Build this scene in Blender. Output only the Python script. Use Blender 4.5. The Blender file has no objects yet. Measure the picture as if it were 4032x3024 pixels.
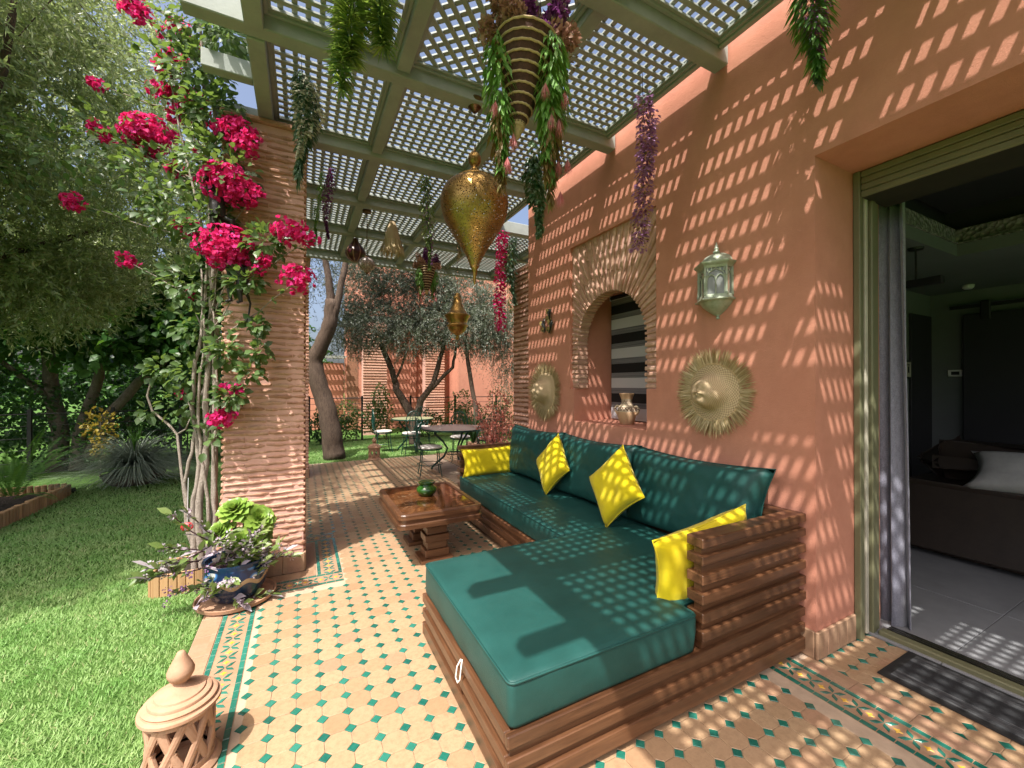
import bpy, math, random
import numpy as np
from mathutils import Vector, Matrix, noise as mnoise

rad = math.radians
RN = random.Random(11)
NR = np.random.default_rng(11)
SC = bpy.context.scene
COL = SC.collection

# ------------------------------------------------------------------ camera
cam_d = bpy.data.cameras.new('camera')
cam = bpy.data.objects.new('camera', cam_d)
COL.objects.link(cam)
cam.location = (0, 0, 1.5)
cam.rotation_euler = (rad(90.24), 0, rad(-27.276))
cam_d.sensor_width = 36
cam_d.lens = 14.395
cam_d.clip_start = 0.05
cam_d.clip_end = 500
SC.camera = cam

# ------------------------------------------------------------------ sky, sun, exposure
SUN_TO = Vector((-0.426, -0.388, 1.0)).normalized()      # direction towards the sun
world = bpy.data.worlds.new('World')
SC.world = world
world.use_nodes = True
wn = world.node_tree
wn.nodes.clear()
sky = wn.nodes.new('ShaderNodeTexSky')
sky.sky_type = 'NISHITA'
sky.sun_disc = False
sky.sun_elevation = math.asin(SUN_TO.z)
sky.sun_rotation = math.atan2(SUN_TO.x, SUN_TO.y)
sky.air_density = 0.75
sky.dust_density = 7.0
sky.ozone_density = 0.6
bg = wn.nodes.new('ShaderNodeBackground')
bg.inputs['Strength'].default_value = 0.15
wo = wn.nodes.new('ShaderNodeOutputWorld')
wn.links.new(sky.outputs[0], bg.inputs[0])
wn.links.new(bg.outputs[0], wo.inputs[0])
sun_d = bpy.data.lights.new('sun', 'SUN')
sun_d.energy = 3.6
sun_d.angle = rad(0.45)
sun_d.color = (1.0, 0.955, 0.89)
sun = bpy.data.objects.new('sun', sun_d)
COL.objects.link(sun)
sun.location = (-4, -4, 9)
sun.rotation_euler = SUN_TO.to_track_quat('Z', 'Y').to_euler()
SC.view_settings.view_transform = 'Standard'
SC.view_settings.look = 'None'
SC.view_settings.exposure = 1.08
SC.view_settings.gamma = 1.0
SC.view_settings.use_curve_mapping = False
SC.cycles.max_bounces = 6
SC.cycles.diffuse_bounces = 4
SC.cycles.glossy_bounces = 3
SC.cycles.transmission_bounces = 4
SC.cycles.transparent_max_bounces = 8
SC.cycles.use_light_tree = False
SC.cycles.adaptive_threshold = 0.015
SC.cycles.use_denoising = True
SC.cycles.caustics_reflective = False
SC.cycles.caustics_refractive = False

# ------------------------------------------------------------------ helpers: objects
def setp(o, label=None, cat=None, group=None, kind=None):
    if label: o['label'] = label
    if cat: o['category'] = cat
    if group: o['group'] = group
    if kind: o['kind'] = kind
    return o

def link(name, data, parent=None, loc=None, rot=None, scale=None):
    o = bpy.data.objects.new(name, data)
    COL.objects.link(o)
    if parent: o.parent = parent
    if loc is not None: o.location = loc
    if rot is not None: o.rotation_euler = rot
    if scale is not None: o.scale = scale
    return o

def thing(name, label, cat, loc=(0, 0, 0), rz=0, group=None, rot=None):
    o = link(name, None, None, loc, rot if rot else (0, 0, rz))
    o.empty_display_size = 0.1
    return setp(o, label, cat, group)

def copy_tree(o, parent=None, loc=None, rz=None, label=None):
    c = o.copy()
    COL.objects.link(c)
    if parent: c.parent = parent
    if loc is not None: c.location = loc
    if rz is not None: c.rotation_euler = (0, 0, rz)
    if label: c['label'] = label
    for ch in list(o.children):
        copy_tree(ch, c)
    return c

def npmesh(name, V, F, mats, smooth=False, mi=None):
    V = np.ascontiguousarray(V, dtype=np.float32)
    F = np.ascontiguousarray(F, dtype=np.int32)
    me = bpy.data.meshes.new(name)
    me.vertices.add(len(V)); me.vertices.foreach_set('co', V.ravel())
    n, k = F.shape
    me.loops.add(n * k); me.loops.foreach_set('vertex_index', F.ravel())
    me.polygons.add(n); me.polygons.foreach_set('loop_start', np.arange(n, dtype=np.int32) * k)
    if mi is not None: me.polygons.foreach_set('material_index', np.ascontiguousarray(mi, dtype=np.int32))
    if smooth: me.polygons.foreach_set('use_smooth', np.ones(n, dtype=bool))
    for m in (mats if isinstance(mats, (list, tuple)) else [mats]): me.materials.append(m)
    me.update(calc_edges=True)
    return me

class MB:
    def __init__(s): s.v = []; s.f = []; s.m = []
    def add(s, vs, fs, mi=0):
        o = len(s.v)
        s.v += [tuple(p) for p in vs]
        s.f += [tuple(i + o for i in f) for f in fs]
        s.m += [mi] * len(fs)
        return s
    def box(s, x0, x1, y0, y1, z0, z1, c=0.0, mi=0, jit=0.0):
        if x0 > x1: x0, x1 = x1, x0
        if y0 > y1: y0, y1 = y1, y0
        if c <= 0:
            v = [(x, y, z) for x in (x0, x1) for y in (y0, y1) for z in (z0, z1)]
            if jit: v = [tuple(q + RN.uniform(-jit, jit) for q in p) for p in v]
            return s.add(v, [(0, 1, 3, 2), (4, 6, 7, 5), (0, 4, 5, 1), (2, 3, 7, 6), (0, 2, 6, 4), (1, 5, 7, 3)], mi)
        c = min(c, (x1 - x0) * .45, (y1 - y0) * .45, (z1 - z0) * .45)
        X, Y, Z = (x0, x1), (y0, y1), (z0, z1)
        vs = []; idx = {}
        for i in (0, 1):
            for j in (0, 1):
                for k in (0, 1):
                    cx, cy, cz = (c if i == 0 else -c), (c if j == 0 else -c), (c if k == 0 else -c)
                    jx, jy, jz = [RN.uniform(-jit, jit) for _ in range(3)] if jit else (0, 0, 0)
                    for a, p in enumerate(((X[i], Y[j] + cy, Z[k] + cz), (X[i] + cx, Y[j], Z[k] + cz), (X[i] + cx, Y[j] + cy, Z[k]))):
                        idx[(i, j, k, a)] = len(vs)
                        vs.append((p[0] + jx, p[1] + jy, p[2] + jz))
        g = lambda i, j, k, a: idx[(i, j, k, a)]
        fs = []
        for i in (0, 1):
            q = [g(i, 0, 0, 0), g(i, 1, 0, 0), g(i, 1, 1, 0), g(i, 0, 1, 0)]; fs.append(q if i else q[::-1])
            q = [g(0, i, 0, 1), g(1, i, 0, 1), g(1, i, 1, 1), g(0, i, 1, 1)]; fs.append(q[::-1] if i else q)
            q = [g(0, 0, i, 2), g(1, 0, i, 2), g(1, 1, i, 2), g(0, 1, i, 2)]; fs.append(q if i else q[::-1])
        for i in (0, 1):
            for j in (0, 1):
                e = (i + j) % 2 == 0
                q = [g(i, j, 0, 0), g(i, j, 1, 0), g(i, j, 1, 1), g(i, j, 0, 1)]; fs.append(q if e else q[::-1])
                q = [g(i, 0, j, 0), g(i, 0, j, 2), g(i, 1, j, 2), g(i, 1, j, 0)]; fs.append(q if e else q[::-1])
                q = [g(0, i, j, 1), g(1, i, j, 1), g(1, i, j, 2), g(0, i, j, 2)]; fs.append(q if e else q[::-1])
                for k in (0, 1):
                    q = [g(i, j, k, 0), g(i, j, k, 1), g(i, j, k, 2)]
                    fs.append(q if (i + j + k) % 2 else q[::-1])
        return s.add(vs, fs, mi)
    def prism(s, poly, z0, z1, c=0.0, mi=0, top=True):
        """CCW polygon in xy, extruded; c = bevel of the top edge (towards the centroid)"""
        n = len(poly)
        cx = sum(p[0] for p in poly) / n; cy = sum(p[1] for p in poly) / n
        def ins(p, d):
            L = math.hypot(p[0] - cx, p[1] - cy) or 1
            k = max(0, 1 - d / L)
            return (cx + (p[0] - cx) * k, cy + (p[1] - cy) * k)
        rings = [[(p[0], p[1], z0) for p in poly], [(p[0], p[1], z1 - c) for p in poly]]
        if c: rings.append([(*ins(p, c), z1) for p in poly])
        vs = [p for r in rings for p in r]
        fs = []
        for r in range(len(rings) - 1):
            for i in range(n):
                j = (i + 1) % n
                fs.append((r * n + i, r * n + j, (r + 1) * n + j, (r + 1) * n + i))
        fs.append(tuple(range((len(rings) - 1) * n, len(rings) * n)))
        fs.append(tuple(range(n - 1, -1, -1)))
        return s.add(vs, fs, mi)
    def tube(s, path, r, n=8, mi=0, cap=True, up=None):
        P = [Vector(p) for p in path]
        m = len(P)
        rr = r if isinstance(r, (list, tuple)) else [r] * m
        rings = []; a = None
        for i in range(m):
            t = (P[min(i + 1, m - 1)] - P[max(i - 1, 0)])
            if t.length < 1e-9: t = Vector((0, 0, 1))
            t.normalize()
            if a is None:
                a = t.orthogonal().normalized()
            else:
                a = (a - t * a.dot(t))
                a = a.normalized() if a.length > 1e-6 else t.orthogonal().normalized()
            b = t.cross(a)
            rings.append([P[i] + (a * math.cos(2 * math.pi * k / n) + b * math.sin(2 * math.pi * k / n)) * rr[i] for k in range(n)])
        vs = [p for q in rings for p in q]
        fs = [(i * n + k, i * n + (k + 1) % n, (i + 1) * n + (k + 1) % n, (i + 1) * n + k) for i in range(m - 1) for k in range(n)]
        if cap:
            fs.append(tuple(range(n - 1, -1, -1))); fs.append(tuple(range((m - 1) * n, m * n)))
        return s.add(vs, fs, mi)
    def lathe(s, prof, n=32, c=(0, 0, 0), mi=0, a0=0.0, a1=2 * math.pi):
        """prof: (r, z) pairs from bottom to top"""
        full = abs(a1 - a0 - 2 * math.pi) < 1e-6
        k = n if full else n + 1
        vs = []
        for r, z in prof:
            for i in range(k):
                t = a0 + (a1 - a0) * i / n
                vs.append((c[0] + r * math.cos(t), c[1] + r * math.sin(t), c[2] + z))
        fs = []
        for j in range(len(prof) - 1):
            for i in range(n):
                i2 = (i + 1) % k
                fs.append((j * k + i, j * k + i2, (j + 1) * k + i2, (j + 1) * k + i))
        return s.add(vs, fs, mi)
    def ball(s, c, r, n=12, m=8, mi=0):
        rx, ry, rz = r if isinstance(r, (list, tuple)) else (r, r, r)
        vs = [(c[0], c[1], c[2] - rz)]
        for j in range(1, m):
            a = -math.pi / 2 + math.pi * j / m
            for i in range(n):
                t = 2 * math.pi * i / n
                vs.append((c[0] + rx * math.cos(a) * math.cos(t), c[1] + ry * math.cos(a) * math.sin(t), c[2] + rz * math.sin(a)))
        vs.append((c[0], c[1], c[2] + rz))
        fs = [(0, 1 + (i + 1) % n, 1 + i) for i in range(n)]
        for j in range(m - 2):
            for i in range(n):
                fs.append((1 + j * n + i, 1 + j * n + (i + 1) % n, 1 + (j + 1) * n + (i + 1) % n, 1 + (j + 1) * n + i))
        L = len(vs) - 1; b = 1 + (m - 2) * n
        fs += [(L, b + i, b + (i + 1) % n) for i in range(n)]
        return s.add(vs, fs, mi)
    def xf(s, M, start=0):
        for i in range(start, len(s.v)):
            s.v[i] = tuple(M @ Vector(s.v[i]))
        return s
    def mesh(s, name, mats, smooth=False):
        me = bpy.data.meshes.new(name)
        me.from_pydata(s.v, [], s.f)
        for m in (mats if isinstance(mats, (list, tuple)) else [mats]): me.materials.append(m)
        if any(s.m): me.polygons.foreach_set('material_index', s.m)
        if smooth: me.polygons.foreach_set('use_smooth', [True] * len(s.f))
        me.update()
        return me
    def build(s, name, mats, parent=None, smooth=False, loc=None, rot=None):
        return link(name, s.mesh(name, mats, smooth), parent, loc, rot)

def auto_smooth(o, deg=40):
    me = o.data
    me.polygons.foreach_set('use_smooth', [True] * len(me.polygons))
    try: me.set_sharp_from_angle(angle=rad(deg))
    except Exception: pass
    return o

# ------------------------------------------------------------------ helpers: leaves
def unit(a): return a / np.maximum(np.linalg.norm(a, axis=-1, keepdims=True), 1e-9)
def rdir(n): return unit(NR.normal(size=(n, 3)))
TPL = {
    'dia': (np.array([[0, 0, 0], [.42, .5, .14], [1, 0, -.05], [.42, -.5, .14]]), np.array([[0, 3, 2], [0, 2, 1]])),
    'oval': (np.array([[0, 0, 0], [.22, .40, .10], [.6, .46, .08], [1, 0, -.25], [.6, -.46, .08], [.22, -.40, .10], [.45, 0, -.04]]),
             np.array([[0, 6, 1], [1, 6, 2], [2, 6, 3], [3, 6, 4], [4, 6, 5], [5, 6, 0]])),
    'blade': (np.array([[0, .5, 0], [0, -.5, 0], [.55, .4, .0], [.55, -.4, .0], [1, 0, 0]]), np.array([[0, 1, 3], [0, 3, 2], [2, 3, 4]])),
    'spoon': (np.array([[0, .12, 0], [0, -.12, 0], [.55, .36, .16], [.55, -.36, .16], [.85, .40, .10], [.85, -.40, .10], [1.02, 0, -.05], [.6, 0, .0]]),
              np.array([[0, 1, 7], [0, 7, 2], [1, 3, 7], [2, 7, 4], [3, 5, 7], [4, 7, 6], [5, 6, 7]])),
}
def leaves(P, D, N, L, W, tpl='dia'):
    T, F = TPL[tpl]
    D = unit(D); S = unit(np.cross(N, D)); N2 = np.cross(D, S)
    L = np.broadcast_to(np.asarray(L, float), (len(P),)); W = np.broadcast_to(np.asarray(W, float), (len(P),))
    V = (P[:, None, :] + D[:, None, :] * (T[None, :, 0, None] * L[:, None, None])
         + S[:, None, :] * (T[None, :, 1, None] * W[:, None, None]) + N2[:, None, :] * (T[None, :, 2, None] * W[:, None, None]))
    k = len(T)
    FF = (F[None, :, :] + (np.arange(len(P)) * k)[:, None, None]).reshape(-1, 3)
    return V.reshape(-1, 3), FF
def merge(parts):
    V = []; F = []; o = 0
    for v, f in parts:
        V.append(v); F.append(f + o); o += len(v)
    return np.concatenate(V), np.concatenate(F)
def twigs(B, D, tl, nl, L, W, sag=0.15, spread=0.9, tpl='dia', upn=0.6):
    """leafy twigs: bases B, directions D, nl leaves on each"""
    n = len(B)
    tl = np.broadcast_to(np.asarray(tl, float), (n,))
    t = (np.arange(nl) + .5) / nl
    T = np.repeat(t[None, :], n, 0) + NR.uniform(-.4, .4, (n, nl)) / nl
    P = B[:, None, :] + D[:, None, :] * (T * tl[:, None])[..., None]
    P[..., 2] -= sag * tl[:, None] * T ** 2
    side = rdir(n * nl).reshape(n, nl, 3)
    DD = unit(D[:, None, :] * .8 + side * spread); DD[..., 2] -= sag * .5
    NN = rdir(n * nl).reshape(n, nl, 3) * .8; NN[..., 2] += upn
    P = P.reshape(-1, 3); DD = unit(DD.reshape(-1, 3)); NN = unit(NN.reshape(-1, 3))
    s = NR.uniform(.7, 1.25, len(P))
    return leaves(P, DD, NN, L * s, W * s, tpl)
def blob_pts(n, centers, radii, shell=0.55):
    """points in a union of ellipsoids, denser towards their skins"""
    centers = np.asarray(centers, float); radii = np.asarray(radii, float)
    if radii.ndim == 1: radii = np.repeat(radii[:, None], 3, 1)
    w = np.prod(radii, 1) ** .7; w /= w.sum()
    k = NR.choice(len(centers), n, p=w)
    d = rdir(n); r = (shell + (1 - shell) * NR.random(n)) ** .8
    return centers[k] + d * radii[k] * r[:, None], d
# ------------------------------------------------------------------ materials
class NT:
    def __init__(s, name):
        s.m = bpy.data.materials.new(name); s.m.use_nodes = True
        s.t = s.m.node_tree; s.t.nodes.clear()
        s.out = s.t.nodes.new('ShaderNodeOutputMaterial')
    def n(s, typ, **kw):
        nd = s.t.nodes.new('ShaderNode' + typ)
        for k, v in kw.items():
            if k in nd.inputs: nd.inputs[k].default_value = v
            else: setattr(nd, k, v)
        return nd
    def l(s, a, b): s.t.links.new(a, b)
    def pos(s, scale=(1, 1, 1), obj=False):
        mp = s.n('Mapping')
        mp.inputs['Scale'].default_value = scale
        if obj:
            c = s.n('TexCoord'); s.l(c.outputs['Object'], mp.inputs['Vector'])
        else:
            g = s.n('NewGeometry'); s.l(g.outputs['Position'], mp.inputs['Vector'])
        return mp.outputs[0]
    def noise(s, vec, scale, detail=4, rough=.6, dist=0.0):
        q = s.n('TexNoise'); q.inputs['Scale'].default_value = scale
        q.inputs['Detail'].default_value = detail; q.inputs['Roughness'].default_value = rough
        q.inputs['Distortion'].default_value = dist
        if vec: s.l(vec, q.inputs['Vector'])
        return q.outputs['Fac']
    def ramp(s, fac, stops):
        r = s.n('ValToRGB'); cr = r.color_ramp
        while len(cr.elements) < len(stops): cr.elements.new(.5)
        for e, (p, c) in zip(cr.elements, stops):
            e.position = p; e.color = (*c, 1) if len(c) == 3 else c
        s.l(fac, r.inputs[0]); return r.outputs[0]
    def mix(s, fac, a, b, mode='MIX'):
        x = s.n('Mix'); x.data_type = 'RGBA'; x.blend_type = mode
        for i, q in ((0, fac), (6, a), (7, b)):
            if hasattr(q, 'links'): s.l(q, x.inputs[i])
            elif isinstance(q, (int, float)): x.inputs[i].default_value = q
            else: x.inputs[i].default_value = (*q, 1)
        return x.outputs[2]
    def math(s, op, a, b=0.0, c=None):
        x = s.n('Math'); x.operation = op
        for i, q in enumerate((a, b) if c is None else (a, b, c)):
            if hasattr(q, 'links'): s.l(q, x.inputs[i])
            else: x.inputs[i].default_value = q
        return x.outputs[0]
    def bump(s, h, strength=.3, dist=.01):
        b = s.n('Bump'); b.inputs['Strength'].default_value = strength; b.inputs['Distance'].default_value = dist
        s.l(h, b.inputs['Height']); return b.outputs[0]
    def bsdf(s, col, rough=.6, metal=0.0, spec=.4, normal=None, **kw):
        p = s.n('BsdfPrincipled')
        for nm, q in (('Base Color', col), ('Roughness', rough), ('Metallic', metal), ('Specular IOR Level', spec)):
            if hasattr(q, 'links'): s.l(q, p.inputs[nm])
            elif isinstance(q, (int, float)): p.inputs[nm].default_value = q
            else: p.inputs[nm].default_value = (*q, 1)
        for k, v in kw.items():
            p.inputs[k.replace('_', ' ')].default_value = v
        if normal: s.l(normal, p.inputs['Normal'])
        s.p = p
        return p.outputs[0]
    def done(s, sh):
        s.l(sh, s.out.inputs[0]); return s.m

def dk(c, k): return tuple(min(1, q * k) for q in c)
def plain(name, col, rough=.6, var=.18, scale=8.0, bump=.15, bscale=60.0, metal=0.0, spec=.4, dist=.004, obj=False, col2=None, **kw):
    n = NT(name); v = n.pos(obj=obj)
    f = n.noise(v, scale, 5, .65)
    c = n.ramp(f, [(.3, dk(col, 1 - var) if col2 is None else col), (.7, dk(col, 1 + var) if col2 is None else col2)])
    b = n.bump(n.noise(v, bscale, 3), bump, dist) if bump else None
    return n.done(n.bsdf(c, rough, metal, spec, b, **kw))

def plaster(name, col, col2):
    n = NT(name); v = n.pos()
    f = n.mix(.5, n.noise(v, 1.3, 5, .6), n.noise(v, 7, 6, .7))
    c = n.ramp(f, [(.3, col), (.7, col2)])
    st = n.noise(n.pos((5, 5, .6)), 1.2, 4, .6)                     # faint vertical wash streaks
    c = n.mix(n.math('MULTIPLY', n.ramp(st, [(.52, (0, 0, 0)), (.75, (1, 1, 1))]), .18), c, dk(col, .74))
    h = n.mix(.5, n.noise(n.pos((1, 1, 1.6)), 16, 5, .75), n.noise(v, 220, 3, .7))
    return n.done(n.bsdf(c, .86, 0, .25, n.bump(h, .55, .010)))

def wood(name, axis, c1, c2, c3, rough=.34, coat=.25):
    n = NT(name)
    sc = [26, 26, 26]; sc[axis] = 1.5
    sc2 = [110, 110, 110]; sc2[axis] = 3
    g = n.n('NewGeometry'); oi = n.n('ObjectInfo')
    off = n.n('CombineXYZ')
    for i in range(3): n.l(n.math('MULTIPLY', oi.outputs['Random'], 13.0 + 7 * i), off.inputs[i])
    ad = n.n('VectorMath'); n.l(g.outputs['Position'], ad.inputs[0]); n.l(off.outputs[0], ad.inputs[1])
    def mp(s):
        m = n.n('Mapping'); m.inputs['Scale'].default_value = s; n.l(ad.outputs[0], m.inputs[0]); return m.outputs[0]
    a = n.noise(mp(sc), 1.0, 5, .6, 1.2); b = n.noise(mp(sc2), 1.0, 4, .7, .4)
    c = n.ramp(n.mix(.35, a, b), [(.28, c1), (.5, c2), (.74, c3)])
    hsv = n.n('HueSaturation'); n.l(c, hsv.inputs['Color'])
    n.l(n.math('MULTIPLY_ADD', oi.outputs['Random'], .45, .75), hsv.inputs['Value'])
    r = n.math('MULTIPLY_ADD', b, .3, rough - .12)
    sh = n.bsdf(hsv.outputs[0], r, 0, .5, n.bump(n.mix(.6, a, b), .18, .003))
    n.p.inputs['Coat Weight'].default_value = coat; n.p.inputs['Coat Roughness'].default_value = .25
    return n.done(sh)

LEAF_NAMES = set()
def leafmat(name, stops, trans=.35, rough=.45, spec=.4, tcol=None):
    LEAF_NAMES.add(name)
    n = NT(name); g = n.n('NewGeometry')
    c = n.ramp(g.outputs['Random Per Island'], stops)
    c = n.mix(.25, c, n.ramp(n.noise(n.pos(), 3.0, 3), [(.35, dk(stops[0][1], .8)), (.65, dk(stops[-1][1], 1.1))]))
    sh = n.bsdf(c, rough, 0, spec)
    tr = n.n('BsdfTranslucent')
    n.l(n.mix(.6, c, tcol if tcol else dk(stops[-1][1], 1.7)), tr.inputs[0])
    ms = n.n('MixShader'); ms.inputs[0].default_value = trans
    n.l(sh, ms.inputs[1]); n.l(tr.outputs[0], ms.inputs[2])
    return n.done(ms.outputs[0])

def brickmat(name, stops, rough=.85):
    n = NT(name); v = n.pos(); g = n.n('NewGeometry'); oi = n.n('ObjectInfo')
    rnd = n.math('FRACT', n.math('ADD', g.outputs['Random Per Island'], oi.outputs['Random']))
    c = n.ramp(rnd, stops)
    c = n.mix(n.math('MULTIPLY', n.ramp(n.noise(v, 24, 5, .7), [(.42, (0, 0, 0)), (.68, (1, 1, 1))]), .55), c, dk(stops[0][1], .62))
    c = n.mix(n.math('MULTIPLY', n.ramp(n.noise(v, 9, 4, .7), [(.5, (0, 0, 0)), (.72, (1, 1, 1))]), .35), c, dk(stops[-1][1], 1.25))
    h = n.mix(.5, n.noise(v, 40, 5, .7), n.noise(v, 150, 3, .7))
    return n.done(n.bsdf(c, rough, 0, .2, n.bump(h, .7, .008)))

def tilemat(name, stops, pitch, org, rough=.45, spec=.4, dirt=.5, coat=0.0, dirtcol=None):
    """one tone for each cell of the tile grid, with mottling on every tile"""
    n = NT(name); g = n.n('NewGeometry')
    sub = n.n('VectorMath', operation='SUBTRACT'); n.l(g.outputs['Position'], sub.inputs[0]); sub.inputs[1].default_value = (*org, 0)
    dv = n.n('VectorMath', operation='DIVIDE'); n.l(sub.outputs[0], dv.inputs[0]); dv.inputs[1].default_value = (pitch, pitch, 1e6)
    rd = n.n('VectorMath', operation='FLOOR'); n.l(dv.outputs[0], rd.inputs[0])
    wn_ = n.n('TexWhiteNoise'); wn_.noise_dimensions = '2D'; n.l(rd.outputs[0], wn_.inputs['Vector'])
    c = n.ramp(wn_.outputs['Value'], stops)
    v = n.pos()
    m1 = n.noise(v, 38, 6, .75); m2 = n.noise(v, 130, 4, .7)
    dc = dirtcol if dirtcol else dk(stops[0][1], .68)
    c = n.mix(n.math('MULTIPLY', n.ramp(m1, [(.45, (0, 0, 0)), (.7, (1, 1, 1))]), dirt), c, dc)
    c = n.mix(n.math('MULTIPLY', n.ramp(m2, [(.58, (0, 0, 0)), (.66, (1, 1, 1))]), dirt * .6), c, dk(dc, .7))
    c = n.mix(n.math('MULTIPLY', n.ramp(n.noise(v, 1.4, 3), [(.45, (0, 0, 0)), (.7, (1, 1, 1))]), .25), c, dk(stops[-1][1], 1.1))
    h = n.mix(.5, m1, m2)
    sh = n.bsdf(c, n.math('MULTIPLY_ADD', m1, .3, rough - .15), 0, spec, n.bump(h, .25, .003))
    n.p.inputs['Coat Weight'].default_value = coat; n.p.inputs['Coat Roughness'].default_value = .12
    return n.done(sh)

PINK1, PINK2 = (.485, .20, .132), (.61, .276, .188)
M = {}
M['plaster'] = plaster('terracotta_plaster', PINK1, PINK2)
M['mortar'] = plaster('pink_mortar', (.58, .33, .265), (.66, .40, .33))
M['brick'] = brickmat('clay_brick', [(0, (.40, .215, .14)), (.35, (.48, .275, .19)), (.7, (.56, .345, .25)), (1, (.50, .30, .215))])
M['brick_dark'] = brickmat('dark_clay_brick', [(0, (.22, .105, .065)), (.5, (.33, .165, .10)), (1, (.42, .22, .14))])
M['brick_arch'] = brickmat('arch_brick', [(0, (.44, .25, .175)), (.5, (.54, .325, .235)), (1, (.62, .40, .30))])
M['octa'] = tilemat('terracotta_tile', [(0, (.325, .20, .112)), (.25, (.36, .237, .137)), (.6, (.39, .268, .160)), (.88, (.375, .25, .146)), (1, (.36, .207, .13))], .107, (-.016, 2.355), .42, .4, .62)
M['sandtile'] = tilemat('plain_clay_tile', [(0, (.31, .19, .115)), (.5, (.38, .245, .155)), (1, (.35, .20, .13))], .095, (0, 0), .5, .35, .5)
M['green'] = tilemat('green_glazed_tile', [(0, (.008, .085, .062)), (.6, (.014, .13, .09)), (1, (.03, .18, .13))], .107, (.03, .02), .22, .5, .3, .4, (.04, .22, .17))
M['yellow_t'] = tilemat('yellow_glazed_tile', [(0, (.62, .36, .04)), (1, (.75, .47, .08))], .05, (.03, .02), .25, .5, .3, .3)
M['grout'] = plain('grout', (.42, .31, .22), .9, .15, 12, .3, 120)
M['pergola'] = None
def painted(name, c):
    n = NT(name); v = n.pos()
    f = n.noise(v, 5, 5, .7)
    col = n.ramp(f, [(.3, dk(c, .86)), (.7, dk(c, 1.1))])
    chip = n.ramp(n.noise(n.pos((9, 9, 9)), 6, 6, .75), [(.66, (0, 0, 0)), (.72, (1, 1, 1))])
    col = n.mix(n.math('MULTIPLY', chip, .5), col, (.28, .26, .2))
    return n.done(n.bsdf(col, .58, 0, .4, n.bump(n.noise(n.pos((14, 14, 14)), 4, 5, .7), .2, .004)))
M['pergola'] = painted('sage_green_paint', (.285, .312, .282))
M['slat'] = painted('sage_green_slat_paint', (.31, .335, .305))
M['wood_x'] = wood('varnished_wood_x', 0, (.042, .018, .009), (.105, .045, .020), (.205, .098, .046))
M['wood_y'] = wood('varnished_wood_y', 1, (.042, .018, .009), (.105, .045, .020), (.205, .098, .046))
M['wood_core'] = plain('dark_wood', (.075, .026, .012), .45, .25, 12)
M['stone_top'] = None
n = NT('polished_brown_marble'); v = n.pos()
w1 = n.noise(v, 7, 6, .65, 1.8)
c = n.ramp(w1, [(.35, (.055, .02, .008)), (.55, (.11, .042, .015)), (.72, (.19, .08, .03))])
vein = n.ramp(n.math('ABSOLUTE', n.math('SUBTRACT', n.noise(v, 5, 5, .6, 2.2), .5)), [(0, (1, 1, 1)), (.018, (0, 0, 0))])
c = n.mix(n.math('MULTIPLY', vein, n.ramp(n.noise(v, 4, 2), [(.5, (0, 0, 0)), (.7, (.7, .7, .7))])), c, (.42, .3, .19))
M['stone_top'] = n.done(n.bsdf(c, .07, 0, .6))
n = NT('green_canvas'); v = n.pos()
wv = n.mix(.5, n.noise(n.pos((1, 1, 1)), 900, 2), n.noise(v, 40, 4))
c = n.ramp(n.noise(v, 3.2, 5, .7), [(.3, (.009, .053, .046)), (.7, (.015, .078, .069))])
c = n.mix(n.math('MULTIPLY', n.ramp(n.noise(n.pos((40, 160, 40)), 3, 3), [(.66, (0, 0, 0)), (.74, (1, 1, 1))]), .14), c, (.12, .26, .23))
folds = n.noise(n.pos((1.6, 5, 5)), 2.2, 3, .5, .8)
M['canvas'] = n.done(n.bsdf(c, .48, 0, .35, n.bump(n.mix(.6, wv, folds), .30, .012)))
n = NT('yellow_velvet'); v = n.pos()
c = n.ramp(n.noise(v, 6, 4), [(.3, (.60, .47, .006)), (.7, (.72, .58, .012))])
wr = n.noise(n.pos((1.5, 1, 1)), 11, 3, .55, 1.4)
M['yellow'] = n.done(n.bsdf(c, .85, 0, .15, n.bump(n.mix(.4, wr, n.noise(v, 500, 2)), .4, .014), Sheen_Weight=.15))
M['black_metal'] = plain('black_metal', (.012, .012, .013), .5, .2, 10, .05)
M['green_metal'] = plain('dark_green_metal', (.008, .045, .033), .38, .25, 12, .08, 80)
M['white_pad'] = plain('cream_cushion', (.62, .57, .52), .85, .1, 10, .2)
M['straw'] = plain('straw', (.55, .40, .20), .75, .35, 90, .3, 300, dist=.002)
M['straw_d'] = plain('woven_straw', (.56, .40, .22), .75, .3, 60, .3, 300, dist=.002)
M['terra'] = plain('terracotta_clay', (.36, .205, .125), .85, .16, 14, .25, 120, col2=(.44, .27, .175))
M['olive_frame'] = plain('olive_green_aluminium', (.15, .148, .082), .45, .1, 6, .04)
M['rail'] = plain('aluminium_rail', (.55, .55, .52), .25, .1, 20, .05, metal=1.0)
M['bark'] = None
def barkmat(name, c1, c2, sc=(9, 9, 2.2)):
    n = NT(name); v = n.pos(sc)
    a = n.noise(v, 3.2, 6, .7, .8); b = n.noise(n.pos(), 60, 5, .7)
    c = n.ramp(n.mix(.35, a, b), [(.3, c1), (.68, c2)])
    return n.done(n.bsdf(c, .9, 0, .2, n.bump(n.mix(.4, a, b), .8, .03)))
M['bark'] = barkmat('olive_bark', (.035, .024, .018), (.14, .10, .075))
M['bark_pale'] = barkmat('pale_vine_bark', (.20, .16, .13), (.42, .36, .31), (14, 14, 3))
M['bark_fig'] = barkmat('fig_bark', (.085, .07, .055), (.22, .19, .155), (6, 6, 6))
M['l_olive'] = leafmat('olive_leaf', [(0, (.10, .14, .04)), (.5, (.23, .28, .11)), (1, (.46, .50, .30))], .40, .36, .5, (.42, .55, .16))
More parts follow.
